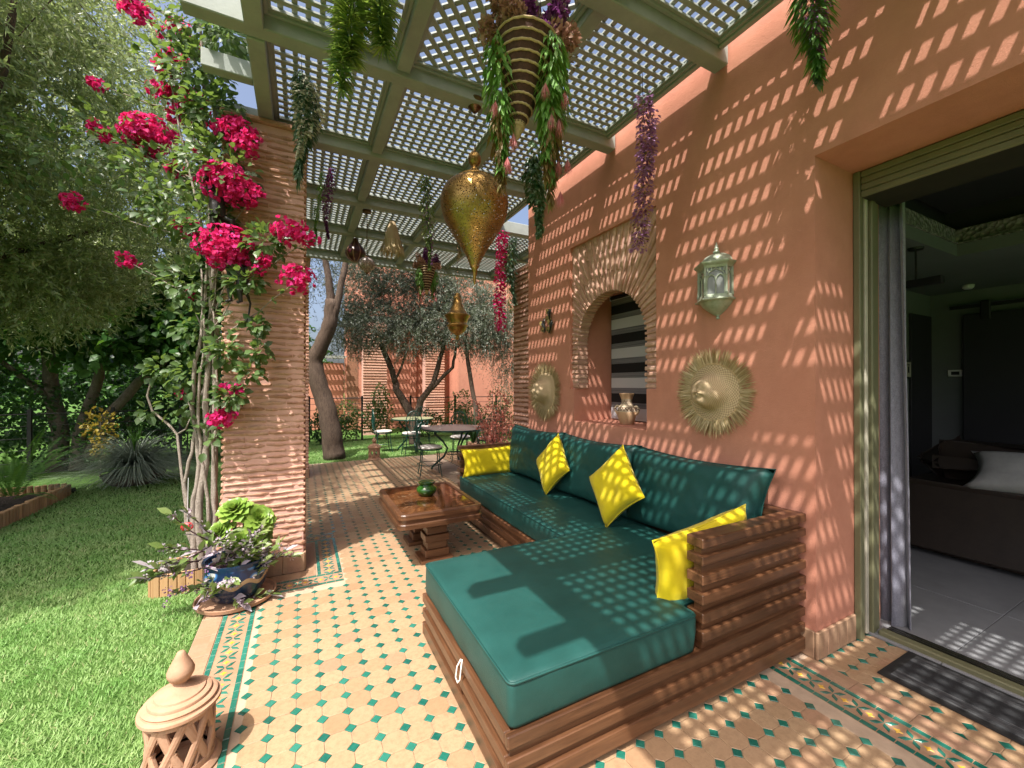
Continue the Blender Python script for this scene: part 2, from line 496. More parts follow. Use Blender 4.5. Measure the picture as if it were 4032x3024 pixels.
M['l_olive2'] = leafmat('grey_olive_leaf', [(0, (.035, .05, .032)), (.5, (.085, .105, .07)), (1, (.24, .27, .21))], .18, .38, .5, (.2, .28, .10))
M['l_fig'] = leafmat('fig_leaf', [(0, (.016, .055, .012)), (.6, (.032, .10, .02)), (1, (.06, .15, .03))], .32, .45, .35, (.16, .34, .03))
M['l_hedge'] = leafmat('hedge_leaf', [(0, (.012, .035, .01)), (.6, (.028, .075, .02)), (1, (.06, .13, .035))], .3, .45, .35, (.12, .30, .04))
M['l_boug'] = leafmat('vine_leaf', [(0, (.035, .075, .022)), (.6, (.07, .13, .04)), (1, (.13, .21, .07))], .35, .42, .45, (.28, .42, .06))
M['f_boug'] = leafmat('magenta_bract', [(0, (.52, .008, .10)), (.6, (.66, .02, .18)), (1, (.76, .07, .36))], .45, .6, .2, (.9, .03, .16))
M['l_fern'] = leafmat('fern_leaf', [(0, (.045, .14, .024)), (1, (.12, .27, .05))], .4, .5, .3, (.2, .42, .04))
M['l_agave'] = leafmat('blue_grey_blade', [(0, (.11, .15, .11)), (1, (.30, .35, .27))], .15, .45, .4)
M['l_succ'] = leafmat('succulent_leaf', [(0, (.12, .23, .03)), (.5, (.19, .32, .05)), (1, (.28, .40, .08))], .22, .35, .5, (.42, .6, .08))
M['l_trad'] = leafmat('soft_green_leaf', [(0, (.10, .17, .04)), (.6, (.17, .25, .07)), (1, (.28, .34, .13))], .3, .4, .5, (.3, .42, .1))
M['l_silver'] = leafmat('silver_mauve_leaf', [(0, (.30, .27, .30)), (.6, (.45, .42, .44)), (1, (.55, .42, .52))], .2, .5, .4, (.5, .4, .5))
M['grass'] = leafmat('grass_blade', [(0, (.13, .28, .06)), (.5, (.22, .42, .11)), (.93, (.34, .54, .20)), (1, (.44, .40, .22))], .35, .5, .3, (.32, .6, .15))
n = NT('turf'); v = n.pos()
M['turf'] = n.done(n.bsdf(n.ramp(n.noise(v, 25, 6, .7), [(.3, (.05, .11, .022)), (.7, (.10, .19, .045))]), .95, 0, .1, n.bump(n.noise(v, 140, 4, .7), .8, .02)))
M['soil'] = plain('dark_soil', (.028, .02, .014), .95, .4, 20, .8, 60, dist=.02)
def brassmat(name, c1, c2, holes=True, sc=120, rough=.3):
    n = NT(name); v = n.pos(obj=True)
    vo = n.n('TexVoronoi'); vo.feature = 'DISTANCE_TO_EDGE'; vo.inputs['Scale'].default_value = sc; n.l(v, vo.inputs['Vector'])
    e = vo.outputs['Distance']
    c = n.ramp(n.noise(v, 14, 4), [(.3, c1), (.7, c2)])
    hole = n.ramp(e, [(.20, (0, 0, 0)), (.26, (1, 1, 1))])
    sh = n.bsdf(c, n.math('MULTIPLY_ADD', n.noise(v, 30, 4), .25, rough - .1), 1.0, .5, n.bump(n.math('SUBTRACT', 1.0, hole), .3, .003))
    if not holes: return n.done(sh)
    tr = n.n('BsdfTransparent'); ms = n.n('MixShader')
    n.l(hole, ms.inputs[0]); n.l(sh, ms.inputs[1]); n.l(tr.outputs[0], ms.inputs[2])
    return n.done(ms.outputs[0])
M['brass'] = brassmat('aged_brass', (.30, .17, .055), (.48, .29, .09), False, 80, .34)
M['brass_f'] = brassmat('pierced_brass', (.32, .19, .065), (.50, .32, .11), True, 78, .38)
M['bronze'] = plain('bronze', (.14, .08, .045), .35, .2, 20, .1, metal=1.0)
M['sage_metal'] = plain('sage_patina_metal', (.26, .31, .22), .45, .2, 30, .2, 120, metal=.25, col2=(.40, .44, .35))
n = NT('clear_glass'); M['glass'] = n.done(n.bsdf((.85, .88, .88), .05, 0, .5, None, Transmission_Weight=1.0, IOR=1.1))
# ------------------------------------------------------------------ ground, terrace and its tiles
W = 2.52                         # plane of the plastered house wall
b = MB(); b.box(-60, 60, -40, 90, -.4, -.03)
setp(b.build('ground', M['turf']), kind='structure')
b = MB(); b.box(-7, -.565, -3, 9.6, -.3, -.012); b.box(-.565, 6, 8.75, 12.4, -.3, -.012)
lawn = setp(b.build('lawn', M['turf']), kind='structure')

b = MB()
b.box(-.56, 2.7, -1.2, 8.75, -.2, -.0045); b.box(2.7, 3.12, -1.2, 1.3, -.2, -.0045); b.box(2.7, 5.2, 4.95, 8.75, -.2, -.0045)
terrace = setp(b.build('terrace_floor', M['grout']), kind='structure')

PT = .107
def octa(p, c, g=.0011):
    h = p / 2 - g; k = c - g * .4
    return [(h - k, -h), (h, -h + k), (h, h - k), (h - k, h), (-h + k, h), (-h, h - k), (-h, -h + k), (-h + k, -h)]
def dia(c, g=.0016): c -= g; return [(c, 0), (0, c), (-c, 0), (0, -c)]
CUT = .0262
def tilemeshes(name, poly, mat, k=3):
    out = []
    for i in range(k):
        q = [(x * (1 + RN.uniform(-.012, .012)), y * (1 + RN.uniform(-.012, .012))) for x, y in poly]
        bb = MB(); bb.prism(q, -.007, 0, .0016); out.append(bb.mesh(name, mat))
    return out
oct_me = tilemeshes('octagon_tile', octa(PT, CUT), M['octa'], 5)
dia_me = tilemeshes('diamond_tile', dia(CUT), M['green'], 4)
def tile_view(x, y):
    d = y * .889 + x * .458
    s = x * .889 - y * .458
    if d < 1.45 or abs(s) > d * 1.28: return None
    if .7 < x < 2.5 and 1.3 < y < 4.6: return None
    return math.hypot(d, s)
spots = {'octagon_tile': [], 'diamond_tile': []}
def in_field(x, y, m):
    if x - m < -.262 or x + m > 2.225: return False
    if x - m < .30 and 3.405 < y + m and y - m < 4.575: return False
    return True
for i in range(-3, 26):
    for j in range(-32, 62):
        x = -.016 + i * PT; y = 2.355 + j * PT
        if y > 8.72: continue
        if in_field(x, y, CUT): spots['diamond_tile'].append((x, y))
        if in_field(x + PT / 2, y + PT / 2, PT / 2) and y + PT < 8.74: spots['octagon_tile'].append((x + PT / 2, y + PT / 2))
for i in range(0, 6):
    for j in range(-22, 2):
        x = 2.62 + i * PT - PT; y = 1.112 + j * PT
        if x > 3.09 or (y > 1.2 and x < 2.5): continue
        if x > 2.45: spots['diamond_tile'].append((x, y))
        if x + PT < 3.1 and y + PT < 1.235: spots['octagon_tile'].append((x + PT / 2, y + PT / 2))
for i in range(0, 24):
    for j in range(0, 36):
        x = 2.62 + i * PT; y = 5.0 + j * PT
        spots['diamond_tile'].append((x, y)); spots['octagon_tile'].append((x + PT / 2, y + PT / 2))
def lay(name, pts, meshes, polyf, mat, limit=300, rotf=None):
    ranked = sorted([(tile_view(p[0], p[1]) or 99, p) for p in pts])
    near, far = ranked[:limit], ranked[limit:]
    for d, p in near:
        if d == 99: far.append((d, p)); continue
        o = link(name, RN.choice(meshes), terrace, (p[0], p[1], RN.uniform(-.0007, .0007)), (RN.uniform(-.004, .004), RN.uniform(-.004, .004), (p[2] if len(p) > 2 else 0) + RN.uniform(-.012, .012)))
    if far:
        bb = MB()
        for d, p in far:
            a = p[2] if len(p) > 2 else 0; ca, sa = math.cos(a), math.sin(a)
            bb.prism([(p[0] + x * ca - y * sa, p[1] + x * sa + y * ca) for x, y in polyf], -.006, RN.uniform(-.0006, .0004), .0014)
        setp(bb.build(name + '_field', mat, terrace), kind='stuff')
lay('octagon_tile', spots['octagon_tile'], oct_me, octa(PT, CUT), M['octa'])
lay('diamond_tile', spots['diamond_tile'], dia_me, dia(CUT), M['green'])

# mosaic border bands: (axis, fixed centre, from, to)
bands = [('y', -.356, -1.0, 3.41), ('x', 3.505, -.445, .30), ('y', .21, 3.60, 4.38), ('x', 4.47, -.445, .30), ('y', -.356, 4.56, 8.7), ('y', 2.312, -1.0, 1.36)]
strip_p, petal_p, star_p, side_p = [], [], [], []
bb = MB()
for ax, c, s0, s1 in bands:
    if ax == 'y': bb.box(c - .091, c + .091, s0, s1, -.0062, -.0028)
    else: bb.box(s0, s1, c - .091, c + .091, -.0062, -.0026)
    def put(s, t, a):                       # s along, t across
        return (c + t, s, a + math.pi / 2) if ax == 'y' else (s, c + t, a)
    k = int((s1 - s0) / .095); st = (s1 - s0) / k
    for i in range(k):
        s = s0 + (i + .5) * st
        star_p.append(put(s, 0, 0))
        for sx in (-1, 1):
            for tx in (-1, 1):
                petal_p.append(put(s + sx * (st / 2 - .0185), tx * .0235, math.atan2(tx * .042 * (1 if ax == 'x' else -1), -sx * .034)))
    m = int((s1 - s0) / .062); st = (s1 - s0) / m
    for i in range(m):
        for tx in (-1, 1): strip_p.append(put(s0 + (i + .5) * st, tx * .0765, 0))
setp(bb.build('border_bed', M['sandtile'], terrace), kind='structure')
petal = [(-.027, 0), (-.006, -.0105), (.027, 0), (.006, .0105)]
star = []
for i in range(8):
    r = .0175 if i % 2 == 0 else .009
    star.append((r * math.cos(i * math.pi / 4), r * math.sin(i * math.pi / 4)))
stripq = [(-.0295, -.0125), (.0295, -.0125), (.0295, .0125), (-.0295, .0125)]
lay('petal_tile', petal_p, tilemeshes('petal_tile', petal, M['green'], 3), petal, M['green'])
lay('star_tile', star_p, tilemeshes('star_tile', star, M['yellow_t'], 2), star, M['yellow_t'])
lay('border_strip_tile', strip_p, tilemeshes('border_strip_tile', stripq, M['green'], 3), stripq, M['green'])
# plain edging tiles along the lawn, beside the column and beside the wall
edge_p = []
for ax, c, s0, s1, w in (('y', -.503, -1.0, 8.74, .108), ('y', .075, 3.62, 4.36, .07), ('x', 3.66, -.42, .11, .11), ('y', 2.46, -1.0, 1.27, .10)):
    k = int((s1 - s0) / .21)
    for i in range(k):
        s = s0 + (i + .5) * (s1 - s0) / k
        edge_p.append(((c, s, math.pi / 2) if ax == 'y' else (s, c, 0.0), w, (s1 - s0) / k))
for p, w, L in edge_p:
    q = [(-L / 2 + .001, -w / 2), (L / 2 - .001, -w / 2), (L / 2 - .001, w / 2), (-L / 2 + .001, w / 2)]
    b = MB(); b.prism(q, -.007, 0, .0016)
    b.build('edging_tile', M['sandtile'], terrace, loc=(p[0], p[1], RN.uniform(-.0005, .0008)), rot=(0, 0, p[2]))

# ------------------------------------------------------------------ house
house = thing('house', 'terracotta pink plastered house wall with arched niche and wide door opening', 'building', (W, 3, 0))
hx = Matrix.Translation((-W, -3, 0))
def hb(b, name, mats, parent=None, smooth=False):
    if parent is None: b.xf(hx)
    return b.build(name, mats, parent or house, smooth)
def sub(b, name, mats, parent, smooth=False):          # child of a house part (shares its frame)
    b.xf(hx); return b.build(name, mats, parent, smooth)
NY0, NY1, NZ0, NZ1 = 2.376, 3.548, 1.472, 2.945      # brick panel
OY0, OY1, SZ = 2.479, 3.486, 1.135                     # opening below the panel, sill height
TOP = 3.80
b = MB()
b.box(W, 3.10, NY1, 4.44, 0, TOP); b.box(W, 3.10, 1.24, NY0, 0, TOP)
b.box(W, 3.10, NY0, NY1, NZ1, TOP)
b.box(W, 3.10, NY0, OY0, 0, NZ0); b.box(W, 3.10, OY1, NY1, 0, NZ0); b.box(W, 3.10, OY0, OY1, 0, SZ)
b.box(W + .16, 3.10, NY0, OY0, NZ0, NZ1); b.box(W + .16, 3.10, OY1, NY1, NZ0, NZ1); b.box(W + .16, 3.10, OY0, OY1, 2.47, NZ1)
b.box(W, 3.10, -4.0, 1.24, 2.77, TOP)
b.box(3.10, 3.26, 1.24, 4.44, 0, TOP); b.box(3.10, 3.26, -4, 1.24, 2.77, TOP)
b.box(3.26, 9.0, 4.26, 4.44, 0, TOP)
wall = hb(b, 'wall', M['plaster'])
b = MB(); b.box(W + .01, 9.0, -4.0, 4.43, TOP, TOP + .05)
hb(b, 'roof', M['plaster'])
# brick arch panel, set a little behind the plaster face
AC, AR, AS = (OY0 + OY1) / 2, .478, 1.915                 # arch centre, radius, springing height
XF, XB = W + .022, W + .15
b = MB()
arc = [(AC + AR * math.cos(math.pi * i / 24), AS + AR * math.sin(math.pi * i / 24)) for i in range(25)]
pr = [(NY0, NZ0), (AC + 0.0, NZ1)]
def yz_prism(b, poly, x0, x1):
    n = len(poly)
    vs = [(x0, p[0], p[1]) for p in poly] + [(x1, p[0], p[1]) for p in poly]
    fs = [(i, i + n, (i + 1) % n + n, (i + 1) % n) for i in range(n)] + [tuple(range(n)), tuple(range(2 * n - 1, n - 1, -1))]
    b.add(vs, fs)
far = [(AC + AR, NZ0)] + arc[:13]                          # from far jamb up to the crown
yz_prism(b, far + [(AC, NZ1 - .001), (NY1, NZ1 - .001), (NY1, NZ0)], XF + .012, XB)
near = [(AC, AS + AR)] + arc[13:] + [(AC - AR, NZ0)]
yz_prism(b, near + [(NY0, NZ0), (NY0, NZ1 - .001), (AC, NZ1 - .001)], XF + .012, XB)
panel = hb(b, 'arch_surround', M['mortar'])
def ray_rect(a):                                           # distance from arch centre to the panel edge along angle a
    dy, dz = math.cos(a), math.sin(a); t = 9
    if dy > 1e-6: t = min(t, (NY1 - AC) / dy)
    if dy < -1e-6: t = min(t, (NY0 - AC) / dy)
    if dz > 1e-6: t = min(t, (NZ1 - AS) / dz)
    return t - .004
def rough_bar(b, quad, x0, x1, n=5):
    """bar over a quad in the wall plane (inner-a, inner-b, outer-b, outer-a), with a wavy worn skin"""
    vs = []; m = n + 1
    for i in range(m):
        t = i / n
        a = (quad[0][0] + (quad[3][0] - quad[0][0]) * t, quad[0][1] + (quad[3][1] - quad[0][1]) * t)
        c = (quad[1][0] + (quad[2][0] - quad[1][0]) * t, quad[1][1] + (quad[2][1] - quad[1][1]) * t)
        w = RN.uniform(-.004, .004)
        mid = RN.uniform(.12, .22)
        for k, (p, dx) in enumerate(((a, .006), (a, 0), (c, 0), (c, .006))):
            f = 0 if k in (0, 3) else mid * (1 if k == 1 else -1)
            py, pz = p[0] + (c[0] - a[0]) * f, p[1] + (c[1] - a[1]) * f
            end = .006 if i in (0, n) else 0
            vs.append((x0 + dx + end + w + RN.uniform(-.0025, .0025), py + RN.uniform(-.0015, .0015), pz + RN.uniform(-.0015, .0015)))
        vs.append((x1, a[0], a[1])); vs.append((x1, c[0], c[1]))
    fs = []
    for i in range(n):
        o, q = i * 6, (i + 1) * 6
        for u, w_ in ((0, 1), (1, 2), (2, 3), (4, 0), (3, 5)):
            fs.append((o + u, o + w_, q + w_, q + u))
    fs += [(4, 5, 3, 2, 1, 0), tuple(n * 6 + k for k in (0, 1, 2, 3, 5, 4))]
    b.add(vs, fs)
NV = 35
for i in range(NV):
    a0 = math.pi * (i + .24) / NV; a1 = math.pi * (i + .76) / NV
    r0 = AR - .012; re = [ray_rect(a0), ray_rect(a1)]
    cuts = [0.0, 1.0] if min(re) - r0 < .26 else ([0.0, RN.uniform(.4, .6), 1.0] if min(re) - r0 < .5 else [0.0, RN.uniform(.3, .36), RN.uniform(.64, .7), 1.0])
    for c0, c1 in zip(cuts, cuts[1:]):
        g = .006
        q = []
        for a, R_, c in ((a0, re[0], c0), (a1, re[1], c0), (a1, re[1], c1), (a0, re[0], c1)):
            r = r0 + (R_ - r0) * c + (g if c == c0 and c0 > 0 else 0)
            q.append((AC + r * math.cos(a), AS + r * math.sin(a)))
        b = MB(); rough_bar(b, q, XF - .006, XB + (.002 if c0 == 0 else -.09), 4)
        sub(b, 'brick', M['brick_arch'], panel)
nj = 9
for sgn in (-1, 1):
    for i in range(nj):
        z0 = NZ0 + (AS - NZ0) * (i + .14) / nj; z1 = NZ0 + (AS - NZ0) * (i + .80) / nj
        yi = AC + sgn * (AR - .012); yo = (NY1 - .004) if sgn > 0 else (NY0 + .004)
        b = MB(); rough_bar(b, [(yi, z0), (yi, z1), (yo, z1), (yo, z0)], XF - .006 + RN.uniform(-.004, .006), XB + .002, 4)
        sub(b, 'brick', M['brick_arch'], panel)
# niche window
b = MB()
for y0, y1, z0, z1 in ((OY0, OY0 + .04, SZ, 2.47), (OY1 - .04, OY1, SZ, 2.47), (OY0 + .04, OY1 - .04, SZ, SZ + .05), (OY0 + .04, OY1 - .04, 2.42, 2.47)):
    b.box(3.04, 3.095, y0, y1, z0, z1, .004)
winf = hb(b, 'window_frame', M['olive_frame'])
b = MB(); b.box(3.075, 3.082, OY0 + .04, OY1 - .04, SZ + .05, 2.42)
n = NT('dark_window_glass'); M['dark_glass'] = n.done(n.bsdf((.006, .007, .008), .06, 0, .5))
sub(b, 'window_pane', M['dark_glass'], winf)
# skirting tiles
def skirt(x0, x1, y0, y1, n_, axis):
    for i in range(n_):
        b = MB()
        if axis == 'x': b.box(x0 + (x1 - x0) * i / n_ + .001, x0 + (x1 - x0) * (i + 1) / n_ - .001, y0, y1, 0, .148 + RN.uniform(-.003, .003), .004)
        else: b.box(x0, x1, y0 + (y1 - y0) * i / n_ + .001, y0 + (y1 - y0) * (i + 1) / n_ - .001, 0, .148 + RN.uniform(-.003, .003), .004)
        hb(b, 'skirting_tile', M['sandtile'])
skirt(W - .016, 2.92, 1.222, 1.239, 4, 'x')
skirt(W - .018, W - .0015, 1.241, 4.44, 30, 'y')

# door frame, roller shutter box, sliding rail
b = MB()
b.box(2.93, 2.975, 1.203, 1.2385, 0, 2.768, .004); b.box(3.05, 3.10, 1.192, 1.235, .0, 2.75, .006); b.box(3.105, 3.15, 1.20, 1.234, 0, 2.75, .004)
frame = hb(b, 'door_frame', M['olive_frame'])
b = MB(); b.box(3.0, 3.03, 1.205, 1.230, .02, 2.75, .003)
sub(b, 'seal_strip', plain('pale_seal', (.45, .42, .33), .5), frame)
b = MB(); b.box(3.06, 3.12, -4, 1.175, 0.0, .045, .006); b.box(3.12, 3.20, -4, 1.164, 0.0, .03, .004)
sub(b, 'threshold', M['olive_frame'], frame)
for x in (3.135, 3.16, 3.185):
    b = MB(); b.box(x - .004, x + .004, -4, 1.16, .03, .043)
    sub(b, 'sliding_rail', M['rail'], frame)
b = MB(); b.box(2.957, 3.25, -4, 1.202, 2.614, 2.769)
box_ = hb(b, 'shutter_box', plain('dark_recess', (.02, .02, .01), .7))
for i in range(4):
    b = MB(); b.box(2.934, 2.956, -4, 1.202, 2.612 + i * .039, 2.612 + i * .039 + .0365, .006)
    sub(b, 'shutter_slat', M['olive_frame'], box_)

# ------------------------------------------------------------------ room behind the door
RM = {}
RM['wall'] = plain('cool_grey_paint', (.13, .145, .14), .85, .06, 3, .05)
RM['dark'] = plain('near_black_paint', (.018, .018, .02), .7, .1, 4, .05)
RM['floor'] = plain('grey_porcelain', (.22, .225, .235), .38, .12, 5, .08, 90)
b = MB(); b.box(3.2, 7.1, -4, 2.2, -.2, .012)
rf = setp(b.build('room_floor', plain('room_grout', (.14, .14, .15), .9)), kind='structure')
for i in range(4):
    for j in range(6):
        b = MB(); b.box(-.498, .498, -.498, .498, -.01, .006, .002)
        b.build('floor_tile', RM['floor'], rf, loc=(3.52 + i * 1.0 + .02, 1.40 - j * 1.0, .012))
b = MB()
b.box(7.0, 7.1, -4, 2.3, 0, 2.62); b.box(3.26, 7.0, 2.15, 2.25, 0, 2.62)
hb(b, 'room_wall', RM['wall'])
b = MB()
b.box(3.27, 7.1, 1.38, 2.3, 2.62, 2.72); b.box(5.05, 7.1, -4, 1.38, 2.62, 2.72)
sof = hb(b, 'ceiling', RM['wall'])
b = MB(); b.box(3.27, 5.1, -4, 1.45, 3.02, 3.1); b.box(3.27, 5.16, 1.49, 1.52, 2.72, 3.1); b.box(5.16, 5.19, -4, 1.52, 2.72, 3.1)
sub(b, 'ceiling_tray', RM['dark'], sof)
n = NT('carved_plaster'); v = n.pos()
vo = n.n('TexVoronoi'); vo.inputs['Scale'].default_value = 26; n.l(v, vo.inputs['Vector'])
M['carved'] = n.done(n.bsdf(n.ramp(vo.outputs['Distance'], [(0, (.30, .29, .27)), (.7, (.16, .155, .15))]), .8, 0, .3, n.bump(vo.outputs['Distance'], .9, .03)))
b = MB(); b.box(3.27, 5.05, 1.39, 1.42, 2.735, 2.86, .006); b.box(5.07, 5.10, -4, 1.42, 2.735, 2.86, .006)
b.box(3.27, 5.05, 1.37, 1.46, 2.721, 2.735); b.box(5.04, 5.14, -4, 1.46, 2.721, 2.7345)
sub(b, 'cornice', M['carved'], sof)
b = MB(); b.box(6.9, 6.985, .3, 1.845, 0, 2.33, .006)
bd = hb(b, 'barn_door', RM['dark'])
b = MB(); b.box(6.885, 6.91, -.6, 1.95, 2.40, 2.44, .003); b.box(6.87, 6.9, 1.62, 1.70, 2.25, 2.47, .01); b.box(6.87, 6.9, .5, .58, 2.25, 2.47, .01)
sub(b, 'door_track', M['black_metal'], bd)
b = MB(); b.box(6.38, 6.95, 2.125, 2.149, 0, 2.355, .004)
hb(b, 'inner_door', RM['dark'])

def framed_picture():
    t = thing('framed_picture', 'small framed picture on the room wall behind the curtain', 'picture', (6.29, 2.14, 1.69))
    b = MB(); b.box(-.085, .085, -.012, .008, -.105, .105, .004); b.build('frame', M['black_metal'], t)
    b = MB(); b.box(-.065, .065, -.018, -.0125, -.085, .085); b.build('mount', plain('cream_mount', (.4, .38, .3), .8), t)
    b = MB(); b.box(-.02, .02, -.0205, -.0182, -.04, .035, .002); b.box(-.03, .03, -.0205, -.0182, .045, .06); b.build('print', M['black_metal'], t)
framed_picture()
t = thing('ceiling_lamp', 'dark rod lamp hanging below the white room ceiling', 'lamp', (4.44, 1.45, 2.62))
b = MB(); b.lathe([(0, -.02), (.045, -.02), (.05, 0), (0, 0)], 16); b.build('rose', M['black_metal'], t)
b = MB(); b.tube([(0, 0, -.02), (0, 0, -.26)], .007, 8); b.build('rod', M['black_metal'], t)
b = MB(); b.box(-.03, .03, -.16, .14, -.32, -.26, .006); b.build('lamp_body', M['black_metal'], t)
t = thing('thermostat', 'small white thermostat on the room wall beside the black sliding door', 'thermostat', (6.98, 1.93, 1.65))
b = MB(); b.box(-.015, .01, -.06, .06, -.04, .04, .004); b.build('case', plain('white_plastic', (.6, .6, .58), .5), t)
b = MB(); b.box(-.018, -.0155, -.04, .03, -.02, .02); b.build('display', M['black_metal'], t)
t = thing('smoke_detector', 'small round white detector under the room ceiling', 'detector', (6.6, 1.72, 2.62))
b = MB(); b.lathe([(0, -.045), (.03, -.045), (.045, -.03), (.05, 0), (0, 0)], 20); b.build('case', plain('white_detector', (.6, .6, .6), .5), t, True)
# ------------------------------------------------------------------ brick piers
def brick_variants(k, L, Dp, H, mat, rough=.004):
    out = []
    for _ in range(k):
        b = MB(); n = 6
        prof = []
        for i in range(n + 1):
            x = -L / 2 + L * i / n
            e = .004 if i in (0, n) else 0
            lo = -H / 2 + RN.uniform(-rough, rough) * .7; hi = H / 2 + RN.uniform(-rough, rough) * .7
            y = RN.uniform(-rough, rough)
            prof.append([(x, y + e + .009, lo), (x, y + e + .001, lo + H * .34), (x, y + e, hi - H * .30), (x, y + e + .008, hi), (x, Dp, hi), (x, Dp, lo)])
        vs = [p for r in prof for p in r]
        fs = []
        for i in range(n):
            for a in range(6):
                c = (a + 1) % 6
                fs.append((i * 6 + a, i * 6 + c, (i + 1) * 6 + c, (i + 1) * 6 + a))
        fs += [tuple(range(5, -1, -1)), tuple(n * 6 + a for a in range(6))]
        b.add(vs, fs)
        for i, f in enumerate(b.f): b.f[i] = f[::-1]
        out.append(b.mesh('brick', mat))
    return out
def brick_face(parent, meshes, L, u0, u1, z0, z1, pitch, place, limit, mat, taper=None, skip=0.0):
    """lay courses over a face; place(u, z) -> (location, rotation); u along the face"""
    objs = []
    k = int((z1 - z0) / pitch)
    for i in range(k):
        z = z0 + (i + .5) * pitch
        e0, e1 = (u0, u1) if taper is None else taper(z)
        u = e0 - (L * .5 if i % 2 else 0) + RN.uniform(-.03, .03)
        while u < e1 - .02:
            a, c = max(u, e0) , min(u + L, e1)
            if c - a > .03:
                l, r = place((a + c) / 2, z + RN.uniform(-.004, .004))
                o = link('brick', RN.choice(meshes), parent, l, r, ((c - a - .006) / L, 1, RN.uniform(.72, 1.25)))
                objs.append(o)
            u += L
    return objs

def column(loc, h, wx, wy, label, full=True, pitch=.0475):
    t = thing('brick_column', label, 'column', loc)
    # tapered foot: the column widens towards the ground
    def grow(z): return .055 * max(0, 1 - z / .75) ** 1.2
    b = MB()
    prev = None
    zs = [0, .15, .3, .45, .6, .75, 1.2, 2.0, 3.0, h]
    rings = []
    for z in zs:
        g = grow(z)
        rings.append([(-wx / 2 - g, -wy / 2 - g * .4, z), (wx / 2, -wy / 2 - g * .4, z), (wx / 2, wy / 2, z), (-wx / 2 - g, wy / 2, z)])
    vs = [p for r in rings for p in r]
    fs = [(i * 4 + k, i * 4 + (k + 1) % 4, (i + 1) * 4 + (k + 1) % 4, (i + 1) * 4 + k) for i in range(len(zs) - 1) for k in range(4)]
    b.add(vs, fs); b.build('core', M['mortar'], t)
    b = MB(); b.box(-wx / 2 - .03, wx / 2 + .03, -wy / 2 - .03, wy / 2 + .03, h - .045, h, .012); b.build('capital', M['brick'], t)
    L = .30
    me = brick_variants(10, L, .03, .027, M['brick'], .006)
    z0 = .15
    brick_face(t, me, L, -wx / 2, wx / 2, z0, h - .05, pitch, lambda u, z: ((u, -wy / 2 - grow(z) * .4 - .0105 + RN.uniform(-.006, .005), z), (0, RN.uniform(-.026, .026), 0)), 300, M['brick'], lambda z: (-wx / 2 - grow(z) - .012, wx / 2 + .012))
    if full:
        bm_ = MB()
        for side in (1, -1):
            z = z0 + pitch / 2; i = 0
            while z < h - .06:
                u = -wy / 2 - (.15 if i % 2 else 0)
                while u < wy / 2 - .03:
                    a, c = max(u, -wy / 2 - .01) + .003, min(u + L, wy / 2 + .01) - .003
                    x = wx / 2 if side > 0 else -wx / 2 - grow(z)
                    bm_.box(x - .015 if side > 0 else x - .018, x + .018 if side > 0 else x + .015, a, c, z - .014, z + .014, .006, jit=.002)
                    u += L
                z += pitch; i += 1
        setp(bm_.build('side_bricks', M['brick'], t), kind='stuff')
    # skirting tiles round the foot
    n = 4
    for i in range(n):
        w0, w1 = -wx / 2 - .075, wx / 2 + .012
        b = MB(); b.box(w0 + (w1 - w0) * i / n + .001, w0 + (w1 - w0) * (i + 1) / n - .001, -wy / 2 - .048, -wy / 2 - .028, 0, .15, .004)
        b.build('skirting_tile', M['sandtile'], t)
        b = MB(); b.box(wx / 2 + .001, wx / 2 + .02, -wy / 2 - .026 + i * wy / n, -wy / 2 - .028 + (i + 1) * wy / n, 0, .15, .004)
        b.build('skirting_tile', M['sandtile'], t)
    return t
column((-.25, 4.05, 0), 3.61, .54, .56, 'thick ribbed brick column beside the bougainvillea and the potted plants')
column((-.14, 7.72, 0), 3.61, .50, .50, 'far brick column at the end of the terrace, half hidden by the near one', False, .055)

# pier at the far end of the house wall
pier = thing('brick_pier', 'pale pink brick pier at the far end of the house wall', 'pier', (2.80, 4.67, 0))
b = MB(); b.box(-.25, .3, -.225, .225, 0, 3.05); b.build('core', M['mortar'], pier)
me = brick_variants(6, .17, .022, .03, M['brick_dark'], .004)
brick_face(pier, me, .17, -.225, .225, .1, 3.04, .061, lambda u, z: ((-.262, u, z), (0, 0, -math.pi / 2)), 300, M['brick_dark'])

# ------------------------------------------------------------------ pergola
perg = thing('pergola', 'sage green timber pergola with square lattice panels overhead', 'pergola', (1.1, 3.4, 0))
po = Matrix.Translation((-1.1, -3.4, 0))
def pb(b, name, mat, parent=None):
    b.xf(po); return b.build(name, mat, parent or perg)
ZB = 3.62
beam_y = [-1.5, -.41, .64, 1.74, 2.83, 3.94, 5.04, 6.13, 7.36]
XL, XR = -.30, 2.44
for i, y in enumerate(beam_y):
    far = y > 4.5
    b = MB(); b.box(-.60 if y < 7 else -.4, 2.505 if not far else 5.1, y, y + (.10 if not far else .10), ZB - (.03 if y > 7 else 0), ZB + .155, .006)
    pb(b, 'cross_beam', M['pergola'])
for y in [q + .545 for q in beam_y[:-1]]:
    b = MB(); b.box(-.60, -.305, y, y + .085, ZB + .03, ZB + .15, .005)
    pb(b, 'rafter_end', M['pergola'])
for i in range(len(beam_y) - 1):
    y0, y1 = beam_y[i] + .10, beam_y[i + 1]
    far = y0 > 4.4
    for x0, x1, z in ((-.30, -.20, ZB - .012), (.575, .665, ZB + .03), (1.485, 1.575, ZB + .03), (2.40, 2.44, ZB + .07)) + (((3.3, 3.39, ZB + .03), (4.2, 4.29, ZB + .03)) if far else ()):
        b = MB(); b.box(x0, x1, y0 + .0005, y1 - .0005, z, ZB + .153, .005)
        pb(b, 'rail', M['pergola'])
SW, ST, SP = .0325, .014, .0785
